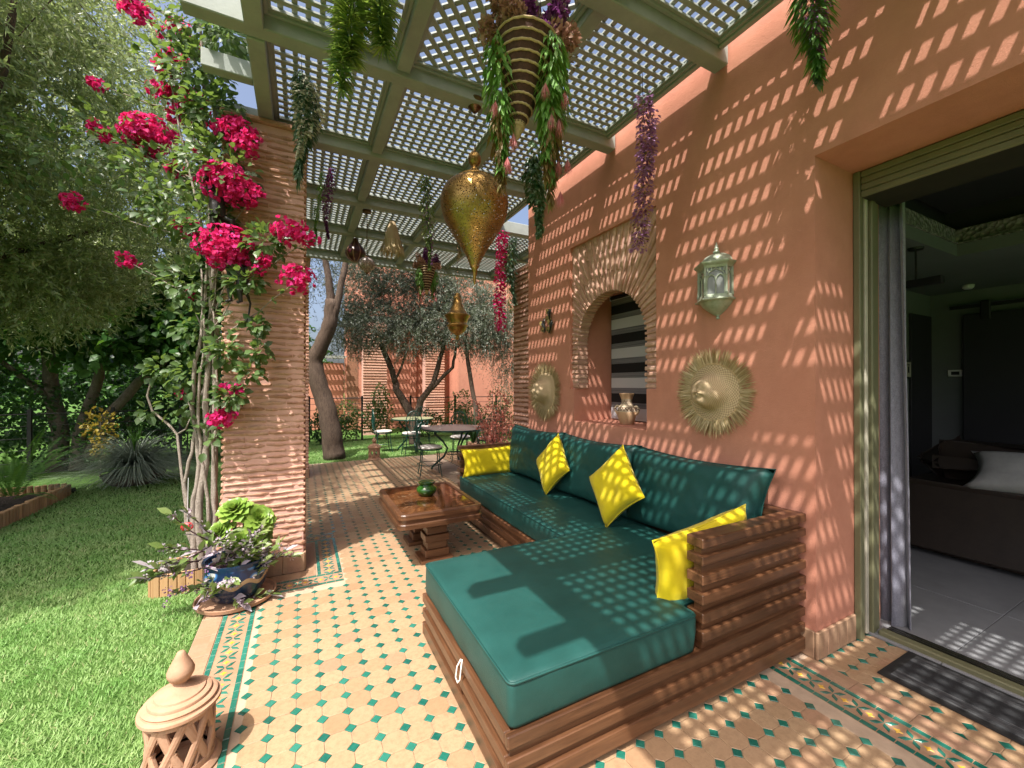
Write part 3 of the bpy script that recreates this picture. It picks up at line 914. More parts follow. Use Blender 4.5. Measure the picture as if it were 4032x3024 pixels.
def clip_slat(x0, x1, y0, y1, c, sgn):
    """a 45 degree slat through the rectangle; returns end points or None"""
    pts = []
    cx, cy = (x0 + x1) / 2, (y0 + y1) / 2
    d = Vector((1, sgn)).normalized(); nrm = Vector((-d.y, d.x))
    p = Vector((cx, cy)) + nrm * c
    ts = []
    for ax, lo, hi in ((0, x0, x1), (1, y0, y1)):
        a, q = (lo - p[ax]) / d[ax], (hi - p[ax]) / d[ax]
        ts.append((min(a, q), max(a, q)))
    t0, t1 = max(ts[0][0], ts[1][0]), min(ts[0][1], ts[1][1])
    return (p, d, t0, t1) if t1 - t0 > .04 else None
slat_cache = {}
def slat_mesh(L, axis):
    k = (round(L, 3), axis)
    if k not in slat_cache:
        b = MB()
        if axis == 'x': b.box(-L / 2, L / 2, -SW / 2, SW / 2, 0, ST, .0015)
        else: b.box(-SW / 2, SW / 2, -L / 2, L / 2, 0, ST, .0015)
        slat_cache[k] = b.mesh('slat', M['slat'])
    return slat_cache[k]
far_b = MB()
for i in range(len(beam_y) - 1):
    y0, y1 = beam_y[i] + .10, beam_y[i + 1]
    cols = [(-.20, .575), (.665, 1.485), (1.575, 2.40)]
    if y0 > 4.4: cols += [(2.44, 3.3), (3.39, 4.2), (4.29, 5.1)]
    for ci, (x0, x1) in enumerate(cols):
        b = MB()
        zt = ZB + .085
        for w, z in ((.022, zt), (.040, zt + .018)):          # stepped trim inside the bay
            e = .001
            b.box(x0 + e, x1 - e, y0 + e, y0 + w, z, z + .0175, .002); b.box(x0 + e, x1 - e, y1 - w, y1 - e, z, z + .0175, .002)
            b.box(x0 + e, x0 + w, y0 + w, y1 - w, z, z + .0175, .002); b.box(x1 - w, x1 - e, y0 + w, y1 - w, z, z + .0175, .002)
        fr = pb(b, 'lattice_panel', M['pergola'])
        near = .5 < y0 < 4.2 and not (y0 < 1.5 and ci < 2)
        zs = zt + .037
        diag = (i == 3 and ci == 1)
        if diag:
            for sgn, z in ((1, zs), (-1, zs + ST + .0008)):
                c = -1.0
                while c < 1.0:
                    r = clip_slat(x0 + .002, x1 - .002, y0 + .002, y1 - .002, c, sgn)
                    if r:
                        p, d, t0, t1 = r
                        mid = p + d * (t0 + t1) / 2
                        o = link('slat', slat_mesh(t1 - t0, 'x'), fr, (mid.x - 1.1, mid.y - 3.4, z), (0, 0, math.atan2(d.y, d.x)))
                    c += SP
            continue
        nx = max(1, round((x1 - x0) / SP)); ny = max(1, round((y1 - y0) / SP))
        for j in range(nx + 1):
            x = x0 + .012 + (x1 - x0 - .024) * j / nx + RN.uniform(-.002, .002)
            if near: link('slat', slat_mesh(y1 - y0 - .004, 'y'), fr, (x - 1.1, (y0 + y1) / 2 - 3.4, zs + ST + .0008), (0, 0, RN.uniform(-.0015, .0015)))
            else: far_b.box(x - SW / 2, x + SW / 2, y0 + .002, y1 - .002, zs + ST + .0008, zs + 2 * ST)
        for j in range(ny + 1):
            y = y0 + .012 + (y1 - y0 - .024) * j / ny + RN.uniform(-.002, .002)
            if near: link('slat', slat_mesh(x1 - x0 - .004, 'x'), fr, ((x0 + x1) / 2 - 1.1, y - 3.4, zs), (0, 0, RN.uniform(-.0015, .0015)))
            else: far_b.box(x0 + .002, x1 - .002, y - SW / 2, y + SW / 2, zs, zs + ST)
setp(pb(far_b, 'far_lattice', M['slat']), kind='stuff')
# ------------------------------------------------------------------ cushions
def round_poly(poly, r, n=5):
    out = []
    m = len(poly)
    for i in range(m):
        p0, p, p1 = Vector(poly[i - 1]), Vector(poly[i]), Vector(poly[(i + 1) % m])
        a = (p0 - p).normalized(); c = (p1 - p).normalized()
        q0, q1 = p + a * r, p + c * r
        for k in range(n + 1):
            t = k / n
            out.append(tuple((q0 * (1 - t) ** 2 + p * 2 * t * (1 - t) + q1 * t * t)))
    return out
def offset_poly(poly, d):
    out = []; m = len(poly)
    for i in range(m):
        p0, p, p1 = Vector(poly[i - 1]), Vector(poly[i]), Vector(poly[(i + 1) % m])
        e0 = (p - p0); e1 = (p1 - p)
        e0 = e0.normalized() if e0.length > 1e-7 else Vector((1, 0)); e1 = e1.normalized() if e1.length > 1e-7 else e0
        n0 = Vector((-e0.y, e0.x)); n1 = Vector((-e1.y, e1.x))
        nn = (n0 + n1); nn = nn.normalized() if nn.length > 1e-6 else n0
        k = max(.45, nn.dot(n0))
        out.append(tuple(p + nn * d / k))
    return out
def slab_cushion(name, poly, z0, z1, parent, mat):
    m = len(poly); R0 = .03
    ks = [max(1, int((Vector(poly[(i + 1) % m]) - Vector(poly[i])).length / .06)) for i in range(m)]
    def ring(d):
        p = offset_poly(poly, d); r = max(.012, R0 - d * .3)
        rp = round_poly(p, r, 4); out = []
        for i in range(m):
            arc = rp[i * 5:(i + 1) * 5]; nxt = rp[((i + 1) % m) * 5]
            out += arc[:-1]
            a, c = Vector(arc[-1]), Vector(nxt)
            out += [tuple(a + (c - a) * t / ks[i]) for t in range(ks[i])]
        return out
    h = z1 - z0
    prof = [(.02, 0), (.004, .04), (.0, .12), (-.004, .5), (-.002, .86), (.001, .965), (.008, .995), (.025, 1.02), (.06, 1.04), (.12, 1.05)]
    vs = []; n = len(ring(0))
    for d, t in prof:
        for x, y in ring(d):
            w = mnoise.fractal(Vector((x * 4, y * 4, t * 2)), .7, 2.1, 3) * .008
            vs.append((x + w * .5, y - w * .5, z0 + h * t + w * (.9 if t > .9 else .2)))
    fs = [(j * n + i, j * n + (i + 1) % n, (j + 1) * n + (i + 1) % n, (j + 1) * n + i) for j in range(len(prof) - 1) for i in range(n)]
    fs.append(tuple(range((len(prof) - 1) * n, len(prof) * n))); fs.append(tuple(range(n - 1, -1, -1)))
    b = MB(); b.add(vs, fs)
    o = b.build(name, mat, parent, True)
    b = MB()
    rg = ring(-.002); rg.append(rg[0])
    b.tube([(x, y, z0 + h * .965) for x, y in rg], .0048, 6, cap=False)
    b.build('piping', mat, o, True)
    return o
def pillow_mesh(name, a, c, t, mat, pinch=.10, ear=.05, n=22, seed=0, wr=.010, flat=.42):
    """pillow in local x (width a), z (height c), thickness along y"""
    vs = []; fs = []
    for side in (-1, 1):
        o = len(vs)
        for j in range(n + 1):
            for i in range(n + 1):
                u, v = -1 + 2 * i / n, -1 + 2 * j / n
                x = a / 2 * u * (1 - pinch * (1 - v * v) * abs(u)) * (1 + ear * (u * u) * (v * v))
                z = c / 2 * v * (1 - pinch * (1 - u * u) * abs(v)) * (1 + ear * (u * u) * (v * v))
                h = t / 2 * (max(0, (1 - u ** 4)) * max(0, (1 - v ** 4))) ** flat
                w = mnoise.fractal(Vector((x * 6 + seed, z * 6, side * 3 + seed)), .8, 2.0, 3) * wr
                edge = (1 - abs(u) ** 6) * (1 - abs(v) ** 6)
                vs.append((x, side * h + w * edge * side, z))
        for j in range(n):
            for i in range(n):
                q = (o + j * (n + 1) + i, o + j * (n + 1) + i + 1, o + (j + 1) * (n + 1) + i + 1, o + (j + 1) * (n + 1) + i)
                fs.append(q if side < 0 else q[::-1])
    b = MB(); b.add(vs, fs)
    me = b.mesh(name, mat, True)
    import bmesh
    bm = bmesh.new(); bm.from_mesh(me); bmesh.ops.remove_doubles(bm, verts=bm.verts, dist=.0004); bm.to_mesh(me); bm.free()
    for p in me.polygons: p.use_smooth = True
    return me
def seam_path(a, c, pinch, ear, n=16):
    out = []
    for e in range(4):
        for k in range(n):
            s = -1 + 2 * k / n
            u, v = ((s, -1), (1, s), (-s, 1), (-1, -s))[e]
            out.append((a / 2 * u * (1 - pinch * (1 - v * v) * abs(u)) * (1 + ear * u * u * v * v), 0, c / 2 * v * (1 - pinch * (1 - u * u) * abs(v)) * (1 + ear * u * u * v * v)))
    return out + [out[0]]

# ------------------------------------------------------------------ corner sofa
SX0, SX1, SY0, SY1 = .645, 2.503, 1.283, 4.62
SFX, CHY = 1.632, 2.415
sofa = thing('corner_sofa', 'slatted wooden corner sofa with long chaise against the pink wall', 'sofa', (1.6, 2.4, 0))
so = Matrix.Translation((-1.6, -2.4, 0))
def sb(b, name, mat, parent=None, smooth=False):
    b.xf(so); return b.build(name, mat, parent or sofa, smooth)
th = .028
rows_base = [(.032, .10), (.133, .181), (.219, .267)]
rows_arm = [(.309, .357), (.395, .443), (.481, .529), (.572, .62), (.663, .706), (.742, .788)]
for z0, z1 in rows_base:
    for x0, x1, y0, y1, ax in ((SX0, SX1, SY0, SY0 + th, 0), (SX0, SX0 + th, SY0 + th, CHY - th, 1), (SX0, SFX - .0, CHY - th, CHY, 0),
                               (SFX, SFX + th, CHY - th, SY1 - th, 1), (SFX, SX1, SY1 - th, SY1, 0), (SX1 - th, SX1, SY0 + th, SY1 - th, 1)):
        b = MB(); b.box(x0, x1, y0 + .0003, y1 - .0003, z0, z1, .004)
        sb(b, 'base_board', M['wood_x'] if ax == 0 else M['wood_y'])
g = .017
b = MB()
b.box(SX0 + g, SX1 - g, SY0 + g, CHY - g, .045, .258); b.box(SFX + g, SX1 - g, CHY - g, SY1 - g, .045, .2575)
sb(b, 'base_core', M['wood_x'])
for x, y in ((.70, 1.34), (2.45, 1.34), (.70, 2.36), (1.69, 4.56), (2.45, 4.56)):
    b = MB(); b.box(x - .04, x + .04, y - .04, y + .04, 0, .05, .004); sb(b, 'foot', M['wood_core'])
AX0 = 1.652
for ya, yb in ((SY0 - .003, SY0 + .088), (SY1 - .088, SY1 + .003)):
    for i, (z0, z1) in enumerate(rows_arm):
        b = MB(); b.box(AX0, SX1 + .002, ya, yb, z0, z1, .004); sb(b, 'arm_board', M['wood_x'])
    b = MB(); b.box(AX0 + .022, SX1 - .022, ya + .025, yb - .025, .262, .77); sb(b, 'arm_core', M['wood_x'])
for i, (z0, z1) in enumerate(rows_arm):
    b = MB(); b.box(SX1 - .092, SX1 + .0005, SY0 + .09, SY1 - .09, z0 + .0006, z1 - .0006, .004); sb(b, 'back_board', M['wood_y'])
b = MB(); b.box(SX1 - .075, SX1 - .02, SY0 + .09, SY1 - .09, .262, .768); sb(b, 'back_core', M['wood_core'])
# white strap hanging from under the chaise cushion
b = MB()
loop = [(0, 0, 0), (-.016, .006, -.03), (-.024, .004, -.075), (-.02, -.012, -.092), (-.012, -.02, -.075), (-.004, -.012, -.03), (.004, -.004, 0)]
b.tube(loop, .0032, 6)
b.xf(Matrix.Translation((.640, 1.74, .275)))
sb(b, 'cushion_strap', plain('white_cord', (.75, .72, .66), .7), None, True)
# seat cushions (their own things: they lift off)
def cush(name, label, poly, z0, z1):
    t = thing(name, label, 'cushion', (poly[0][0], poly[0][1], z0))
    p = [(x - poly[0][0], y - poly[0][1]) for x, y in poly]
    o = slab_cushion('cover', p, 0, z1 - z0, t, M['canvas'])
    return t
cush('seat_cushion', 'wide dark green chaise cushion, the nearest and largest seat pad', [(.660, 1.296), (1.630, 1.296), (1.630, 1.39), (2.32, 1.39), (2.32, 2.405), (.660, 2.405)], .268, .445)
cush('seat_cushion', 'long dark green seat cushion running along the pink wall behind the table', [(1.645, 2.412), (2.36, 2.412), (2.36, 4.52), (1.645, 4.52)], .268, .445)
# back cushions
def place_pillow(name, label, cat, me, loc, lean, rz, roll=0.0, group=None, seam=None, mat=None):
    """mesh stands in xz; lean tips its top backwards"""
    t = thing(name, label, cat, loc, group=group)
    Mx = Matrix.Rotation(rz, 4, 'Z') @ Matrix.Rotation(-lean, 4, 'X') @ Matrix.Rotation(roll, 4, 'Y')
    t.rotation_euler = Mx.to_euler()
    o = link('cover', me, t)
    if seam:
        b = MB(); b.tube(seam, .0042, 6, cap=False); b.build('piping', mat, t, True)
    return t
for i, (y0, y1, lab) in enumerate(((1.44, 2.46, 'dark green back cushion nearest the slatted wooden arm'), (2.46, 3.49, 'dark green back cushion in the middle of the three'), (3.49, 4.50, 'dark green back cushion at the far end of the sofa'))):
    a = y1 - y0 + .03; c = .56
    me = pillow_mesh('back_pad', a, c, .23, M['canvas'], .055, .065, 24, i * 7.3, .018, .28)
    place_pillow('back_cushion', lab, 'cushion', me, (2.375 - .012 * i, (y0 + y1) / 2 - .0, .445 + c / 2 + .0), .14, -math.pi / 2, RN.uniform(-.015, .015), 'green back cushions on the sofa', seam_path(a, c, .055, .065), M['canvas'])
# yellow throw pillows
def ypil(label, a, c, t_, loc, lean, rz, roll, seed):
    me = pillow_mesh('velvet_pad', a, c, t_, M['yellow'], .06, .07, 22, seed, .012, .4)
    return place_pillow('throw_pillow', label, 'pillow', me, loc, lean, rz, roll, 'yellow throw pillows', seam_path(a, c, .06, .07), M['yellow'])
ypil('square yellow pillow standing on its corner beside the far seat cushion', .40, .40, .14, (2.17, 3.36, .735), .24, rad(-92), rad(45), 3)
ypil('square yellow pillow standing on its corner where chaise and long seat meet', .42, .42, .15, (2.11, 2.40, .74), .24, rad(-92), rad(46), 9)
ypil('oblong yellow pillow propped against the far sofa arm', .64, .31, .12, (1.99, 4.46, .605), .14, rad(0), rad(-1), 15)
ypil('oblong yellow pillow tucked inside the near slatted arm', .66, .37, .15, (1.88, 1.46, .60), .10, rad(180), rad(7), 21)

# ------------------------------------------------------------------ low table and its pot
tab = thing('coffee_table', 'low wooden coffee table with brown marble top and two stacked block legs', 'table', (1.045, 3.745, 0))
def rrect(x, y, r): return round_poly([(-x, -y), (x, -y), (x, y), (-x, y)], r, 6)
TX, TY = .36, .485
b = MB()
out_, inn = rrect(TX, TY, .075), rrect(TX - .042, TY - .042, .05)
n_ = len(out_)
o1 = offset_poly(out_, .006)
vs = [(x, y, .432) for x, y in out_] + [(x, y, .466) for x, y in out_] + [(x, y, .474) for x, y in o1] + [(x, y, .474) for x, y in inn] + [(x, y, .432) for x, y in inn]
fs = [(j * n_ + i, j * n_ + (i + 1) % n_, (j + 1) % 5 * n_ + (i + 1) % n_, (j + 1) % 5 * n_ + i) for j in range(5) for i in range(n_)]
b.add(vs, fs); b.build('rim', M['wood_x'], tab)
b = MB(); b.prism(rrect(TX - .014, TY - .014, .065), .398, .4315, 0); b.build('apron', M['wood_x'], tab)
b = MB(); b.prism(rrect(TX + .004, TY + .004, .075), .356, .3975, .006); b.build('lower_rim', M['wood_x'], tab)
b = MB(); b.prism(rrect(TX - .0425, TY - .0425, .05), .434, .4695, 0); b.build('marble_top', M['stone_top'], tab)
for yc in (-.245, .20):
    for k, (z0, z1, w) in enumerate(((.0, .035, .15), (.036, .10, .105), (.101, .165, .088), (.166, .225, .105), (.226, .29, .088), (.291, .3555, .105))):
        b = MB(); b.box(-w - .0, w - .02 * (k == 0), yc - w * .78, yc + w * .78, z0, z1, .004); b.build('leg_block', M['wood_x'], tab)
pot = thing('glazed_ashtray_pot', 'shiny dark green glazed pot standing on the low marble-topped table', 'pot', (1.055, 3.80, .4698))
n = NT('green_glaze'); v = n.pos()
M['gglaze'] = n.done(n.bsdf(n.ramp(n.noise(v, 9, 4), [(.3, (.008, .045, .006)), (.7, (.03, .12, .012))]), .08, 0, .6, n.bump(n.noise(v, 30, 3), .08, .004), Coat_Weight=.6))
b = MB(); b.lathe([(0, .004), (.055, .0), (.062, .006), (.082, .025), (.094, .05), (.090, .075), (.07, .092), (.062, .1), (.06, .104)], 40)
body = auto_smooth(b.build('body', M['gglaze'], pot), 60)
b = MB(); b.lathe([(.058, .1045), (.074, .112), (.079, .128), (.072, .131), (.06, .124), (.045, .128), (.02, .131), (0, .132)], 40)
auto_smooth(b.build('lid', M['gglaze'], pot), 60)

# ------------------------------------------------------------------ door mat
matt = thing('door_mat', 'dark grey striped door mat lying in front of the sliding door', 'mat', (2.885, -.2, .002))
b = MB(); b.box(-.213, .165, -1.1, 1.232, 0, .007, .003); b.build('mat_edge', plain('black_rubber', (.012, .012, .012), .8, .2, 40, .3, 200), matt)
n = NT('mat_pile'); v = n.pos()
st = n.noise(n.pos((90, 2, 2)), 3, 4, .7)
M['pile'] = n.done(n.bsdf(n.ramp(st, [(.4, (.03, .032, .035)), (.62, (.11, .112, .115))]), .95, 0, .1, n.bump(n.noise(v, 700, 2), .7, .006)))
M['pile_d'] = plain('mat_dark_pile', (.018, .019, .021), .95, .3, 60, .7, 600)
for x0, x1, m in ((-.175, -.10, 'pile'), (-.098, .05, 'pile_d'), (.052, .13, 'pile')):
    b = MB(); b.box(x0, x1, -1.06, 1.19, .0072, .0105, .001); b.build('mat_stripe', M[m], matt)

# ------------------------------------------------------------------ clay garden lanterns
def clay_lantern(loc, label, rz=0.0):
    t = thing('clay_lantern', label, 'lantern', loc, rz, 'pierced clay garden lanterns')
    R0 = .108
    b = MB(); b.lathe([(0, 0), (R0 + .022, 0), (R0 + .026, .012), (R0 + .012, .03), (R0 - .012, .03), (R0 - .012, .012), (0, .012)], 40); auto_smooth(b.build('base', M['terra'], t))
    prof = [(R0 - .006, .236), (R0 + .016, .240), (R0 + .025, .248), (R0 + .024, .258), (R0 + .012, .262), (R0 + .010, .268), (R0 + .012, .274), (R0 + .004, .280), (R0 - .006, .281), (R0 - .006, .287), (R0 - .008, .292), (R0 - .018, .297),
            (R0 - .026, .297), (R0 - .028, .304), (R0 - .038, .307), (R0 - .05, .310), (R0 - .07, .322), (R0 - .086, .332), (R0 - .088, .338), (R0 - .082, .342), (R0 - .086, .347)]
    b = MB(); b.lathe(prof, 44); b.lathe([(R0 - .03, .232), (R0 - .006, .236)], 44); auto_smooth(b.build('dome', M['terra'], t), 35)
    b = MB(); b.lathe([(.030, .345), (.036, .352), (.044, .368), (.045, .382), (.038, .40), (.028, .42), (.018, .44), (.013, .452), (.008, .456), (0, .456)], 28); auto_smooth(b.build('finial', M['terra'], t), 50)
    # lower ring and crossing curved straps with pointed cut-outs
    b = MB(); b.lathe([(R0 - .012, .03), (R0 + .004, .03), (R0 + .004, .052), (R0 - .012, .052)], 40); b.lathe([(R0 - .012, .218), (R0 + .003, .218), (R0 + .003, .24), (R0 - .012, .24)], 40); b.build('ring', M['terra'], t)
    b = MB()
    def strap(a0, a1, w, r_, z0=.045, z1=.228, n=10):
        vs = []
        for k in range(n + 1):
            q = k / n; a = a0 + (a1 - a0) * q; z = z0 + (z1 - z0) * q
            for da, dr in ((-w, -.012), (-w, 0), (-w * .35, .0035), (w * .35, .0035), (w, 0), (w, -.012)):
                vs.append(((r_ + dr) * math.cos(a + da), (r_ + dr) * math.sin(a + da), z))
        fs = []
        for k in range(n):
            for i in range(6):
                fs.append((k * 6 + i, k * 6 + (i + 1) % 6, (k + 1) * 6 + (i + 1) % 6, (k + 1) * 6 + i))
        b.add(vs, fs)
    m = 8
    for i in range(m):
        a = 2 * math.pi * i / m
        strap(a, a + .78, .14, R0 + .002); strap(a, a - .78, .14, R0 - .0005)
        strap(a + .39 - .05, a + .39 + .18, .05, R0 - .002, .05, .135, 5)
        strap(a + .39 + .05, a + .39 - .18, .05, R0 - .003, .14, .225, 5)
    b.build('pierced_wall', M['terra'], t)
    return t
clay_lantern((-.420, 2.045, -.006), 'large pierced clay lantern in the foreground at the edge of the lawn', .3)
clay_lantern((1.33, 8.70, 0), 'small-looking pierced clay lantern at the far edge of the tiled terrace', 1.0)
# ------------------------------------------------------------------ straw hats on the wall
def straw_hat(loc, label, tilt, R0, seed):
    rn = random.Random(seed); t = thing('straw_hat', label, 'hat', loc, group='fringed straw hats on the wall')
    # local z is the hat axis; turned to point out of the wall
    b = MB()
    prof = [(R0, .006), (R0 * .93, .010), (R0 * .8, .012), (R0 * .70, .016), (R0 * .60, .030), (R0 * .54, .065), (R0 * .48, .105), (R0 * .38, .14), (R0 * .24, .156), (R0 * .15, .150), (R0 * .11, .168), (R0 * .05, .172), (0, .170)]
    n = 40; vs = []
    for r, z in prof:
        for i in range(n):
            a = 2 * math.pi * i / n
            w = 1 + .04 * math.sin(3 * a + seed) * (z > .05) + .02 * math.sin(5 * a + seed * 2)
            vs.append((r * w * math.cos(a), r * w * math.sin(a), z + .012 * math.sin(2 * a + seed) * (r / R0) ** 2 + .006 * math.sin(4 * a + seed) * (z > .05)))
    fs = [(j * n + i, j * n + (i + 1) % n, (j + 1) * n + (i + 1) % n, (j + 1) * n + i) for j in range(len(prof) - 1) for i in range(n)]
    b.add(vs, fs); body = b.build('crown_and_brim', M['weave'], t, True)
    body.rotation_euler = (0, rad(-90), 0)
    b = MB(); ring = [(R0 * 1.0 * math.cos(2 * math.pi * i / 40), R0 * 1.0 * math.sin(2 * math.pi * i / 40), .008 + .012 * math.sin(4 * math.pi * i / 40 + seed)) for i in range(41)]
    b.tube(ring, .004, 6, cap=False); o = b.build('brim_edge', M['straw_d'], t, True); o.rotation_euler = (0, rad(-90), 0)
    N = 900
    a = NR.uniform(0, 2 * math.pi, N)
    z0 = .008 + .012 * np.sin(2 * a + seed)
    P = np.stack([R0 * .96 * np.cos(a), R0 * .96 * np.sin(a), z0], 1)
    aj = a + NR.normal(0, .16, N)
    D = np.stack([np.cos(aj), np.sin(aj), NR.uniform(-.12, .30, N)], 1)
    Nn = np.stack([NR.normal(0, .4, N), NR.normal(0, .4, N), np.ones(N)], 1)
    V, F = leaves(P, D, Nn, R0 * NR.uniform(.46, .68, N), NR.uniform(.0045, .0085, N), 'blade')
    V[:, 2] = np.maximum(V[:, 2], .001)
    o = link('fringe', npmesh('fringe', V, F, M['l_straw']), t); o.rotation_euler = (0, rad(-90), 0)
    t.rotation_euler = (tilt, 0, 0)
    return t
M['l_straw'] = leafmat('straw_strand', [(0, (.30, .21, .09)), (.5, (.52, .40, .20)), (1, (.74, .62, .40))], .25, .7, .25, (.6, .45, .2))
n = NT('coiled_straw'); v = n.pos(obj=True)
sep = n.n('SeparateXYZ'); n.l(v, sep.inputs[0])
rr = n.math('SQRT', n.math('ADD', n.math('POWER', sep.outputs[0], 2), n.math('POWER', sep.outputs[1], 2)))
rz = n.math('ADD', rr, n.math('MULTIPLY', sep.outputs[2], -1.0))
wv = n.math('SINE', n.math('MULTIPLY', rz, 300.0))
ang = n.math('ARCTAN2', sep.outputs[1], sep.outputs[0])
wv2 = n.math('SINE', n.math('MULTIPLY', ang, 44.0))
hh = n.math('MULTIPLY_ADD', n.math('MULTIPLY', wv, wv2), .25, .5)
c = n.mix(n.math('MULTIPLY', n.noise(v, 45, 4), .6), n.ramp(hh, [(.25, (.22, .14, .07)), (.75, (.68, .53, .33))]), (.56, .42, .25))
M['weave'] = n.done(n.bsdf(c, .7, 0, .3, n.bump(hh, .6, .006)))
straw_hat((W - .004, 1.86, 1.455), 'larger fringed straw hat on the wall below the metal lantern', .3, .196, 1.0)
straw_hat((W - .004, 4.03, 1.435), 'fringed straw hat hanging left of the arched niche', 1.4, .225, 2.4)

# ------------------------------------------------------------------ metal wall lantern
wl = thing('wall_lantern', 'sage green metal wall lantern with pointed arches and domed top', 'lantern', (W - .002, 1.83, 1.95))
def hexring(r, k=.55):            # half of an octagon standing out of the wall (towards -x)
    return [(0, -r), (-r * k, -r), (-r * 1.25, -r * .02 - r * .0), (-r * k, r), (0, r)]
def stack(b, levels):
    rings = [[(x, y, z) for x, y in hexring(r)] for r, z in levels]
    n = 5
    vs = [p for q in rings for p in q]
    fs = [(j * n + i, (j + 1) * n + i, (j + 1) * n + (i + 1) % n, j * n + (i + 1) % n) for j in range(len(rings) - 1) for i in range(n)]
    fs += [tuple(range(n)), tuple(range(len(vs) - 1, len(vs) - n - 1, -1))]
    b.add(vs, fs)
R1 = .105
b = MB(); stack(b, [(R1 * 1.18, .115), (R1 * 1.22, .122), (R1 * 1.10, .135), (R1 * 1.06, .155)]); wlb = b.build('lower_cornice', M['sage_metal'], wl)
b = MB(); stack(b, [(R1 * 1.04, .33), (R1 * 1.10, .345), (R1 * 1.25, .358), (R1 * 1.28, .368), (R1 * 1.1, .374)]); b.build('upper_cornice', M['sage_metal'], wl)
b = MB()
half = dict(a0=math.pi / 2, a1=3 * math.pi / 2)
b.lathe([(R1 * 1.05, .372), (R1 * .98, .395), (R1 * .8, .42), (R1 * .5, .437), (R1 * .2, .444), (.012, .446)], 24, **half); b.build('dome', M['sage_metal'], wl, True)
b = MB(); b.lathe([(.012, .44), (.022, .45), (.022, .46), (.010, .466), (.016, .476), (.016, .482), (.008, .488), (.012, .498), (.006, .506), (.004, .52), (0, .522)], 16, (-.014, 0, 0)); b.build('finial', M['sage_metal'], wl, True)
b = MB(); b.lathe([(0, .0), (.012, .004), (.014, .014), (.006, .02), (.03, .034), (R1 * .62, .06), (R1 * .92, .09), (R1 * 1.08, .116)], 24, **half); b.build('bowl', M['sage_metal'], wl, True)
pts = hexring(R1)
for i in range(5):
    x, y = pts[i]
    b = MB(); b.tube([(x, y, .15), (x, y, .335)], .0085, 8); b.lathe([(.012, .15), (.012, .165), (.0085, .17)], 8, (x, y, 0)); b.lathe([(.0085, .27), (.012, .275), (.0085, .28)], 8, (x, y, 0)); b.build('post', M['sage_metal'], wl)
for i in range(4):
    p, q = Vector(pts[i]), Vector(pts[i + 1])
    if (q - p).length < .08 and i in (0, 3): dbl = False
    else: dbl = True
    b = MB()
    def P(s, z): w_ = p + (q - p) * s; return (w_.x, w_.y, z)
    def parch(s0, s1, zs, zt):
        m = (s0 + s1) / 2
        b.tube([P(s0, .155), P(s0, zs), P(s0 + (m - s0) * .25, zs + (zt - zs) * .6), P(m, zt), P(s1 - (s1 - m) * .25, zs + (zt - zs) * .6), P(s1, zs), P(s1, .155)], .004, 6)
    if dbl:
        parch(.06, .94, .262, .325); parch(.08, .5, .245, .285); parch(.5, .92, .245, .285)
        for s in (.12, .3, .7, .88):
            cpt = P(s, .318); b.tube([(cpt[0], cpt[1], .305), (cpt[0], cpt[1], .333)], .005, 5)
    else: parch(.1, .9, .255, .31)
    b.build('arcade', M['sage_metal'], wl)
    e = .12
    vs = [P(e * .2, .158), P(1 - e * .2, .158), P(1 - e * .2, .33), P(e * .2, .33)]
    vs = [(v_[0] * .95, v_[1] * .95, v_[2]) for v_ in vs] + [(v_[0] * .93, v_[1] * .93, v_[2]) for v_ in vs]
    b = MB(); b.add(vs, [(0, 1, 2, 3), (7, 6, 5, 4), (0, 4, 5, 1), (1, 5, 6, 2), (2, 6, 7, 3), (3, 7, 4, 0)])
    b.build('pane', M['lamp_glass'] if 'lamp_glass' in M else M.setdefault('lamp_glass', plain('frosted_glass', (.42, .44, .42), .25, .1, 20, .1, 60, Transmission_Weight=.55)), wl)
b = MB(); b.tube([(-.05, 0, .15), (-.05, 0, .2)], .012, 10); b.ball((-.05, 0, .225), .026); b.build('bulb', plain('white_bulb', (.7, .7, .66), .3), wl, True)

# ------------------------------------------------------------------ vase on the niche sill
n = NT('painted_clay_vase'); v = n.pos(obj=True); sep = n.n('SeparateXYZ'); n.l(v, sep.inputs[0])
ang = n.math('ARCTAN2', sep.outputs[1], sep.outputs[0]); z = sep.outputs[2]
tri = n.math('ABSOLUTE', n.math('SUBTRACT', n.math('FRACT', n.math('MULTIPLY', ang, 2.86)), .5))
def band(z0, z1): return n.math('MULTIPLY', n.math('GREATER_THAN', z, z0), n.math('LESS_THAN', z, z1))
zz1 = n.math('LESS_THAN', n.math('ABSOLUTE', n.math('SUBTRACT', n.math('MULTIPLY', n.math('SUBTRACT', z, .135), 22.0), tri)), .13)
zz2 = n.math('LESS_THAN', n.math('ABSOLUTE', n.math('SUBTRACT', n.math('MULTIPLY', n.math('SUBTRACT', z, .205), 22.0), tri)), .13)
lines = n.math('ADD', n.math('ADD', band(.128, .133), band(.160, .164)), n.math('ADD', band(.198, .202), band(.230, .234)))
ink = n.math('MINIMUM', n.math('ADD', lines, n.math('ADD', n.math('MULTIPLY', zz1, band(.133, .160)), n.math('MULTIPLY', zz2, band(.202, .23)))), 1.0)
cream = n.mix(n.math('MULTIPLY', band(.12, .24), .75), n.ramp(n.noise(v, 18, 4), [(.3, (.42, .26, .15)), (.7, (.52, .34, .2))]), (.60, .50, .36))
M['vase'] = n.done(n.bsdf(n.mix(ink, cream, (.10, .05, .04)), .75, 0, .3, n.bump(n.noise(v, 80, 3), .2, .003)))
va = thing('clay_vase', 'two-handled clay vase with dark zigzag bands on the niche sill', 'vase', (2.74, 2.945, SZ))
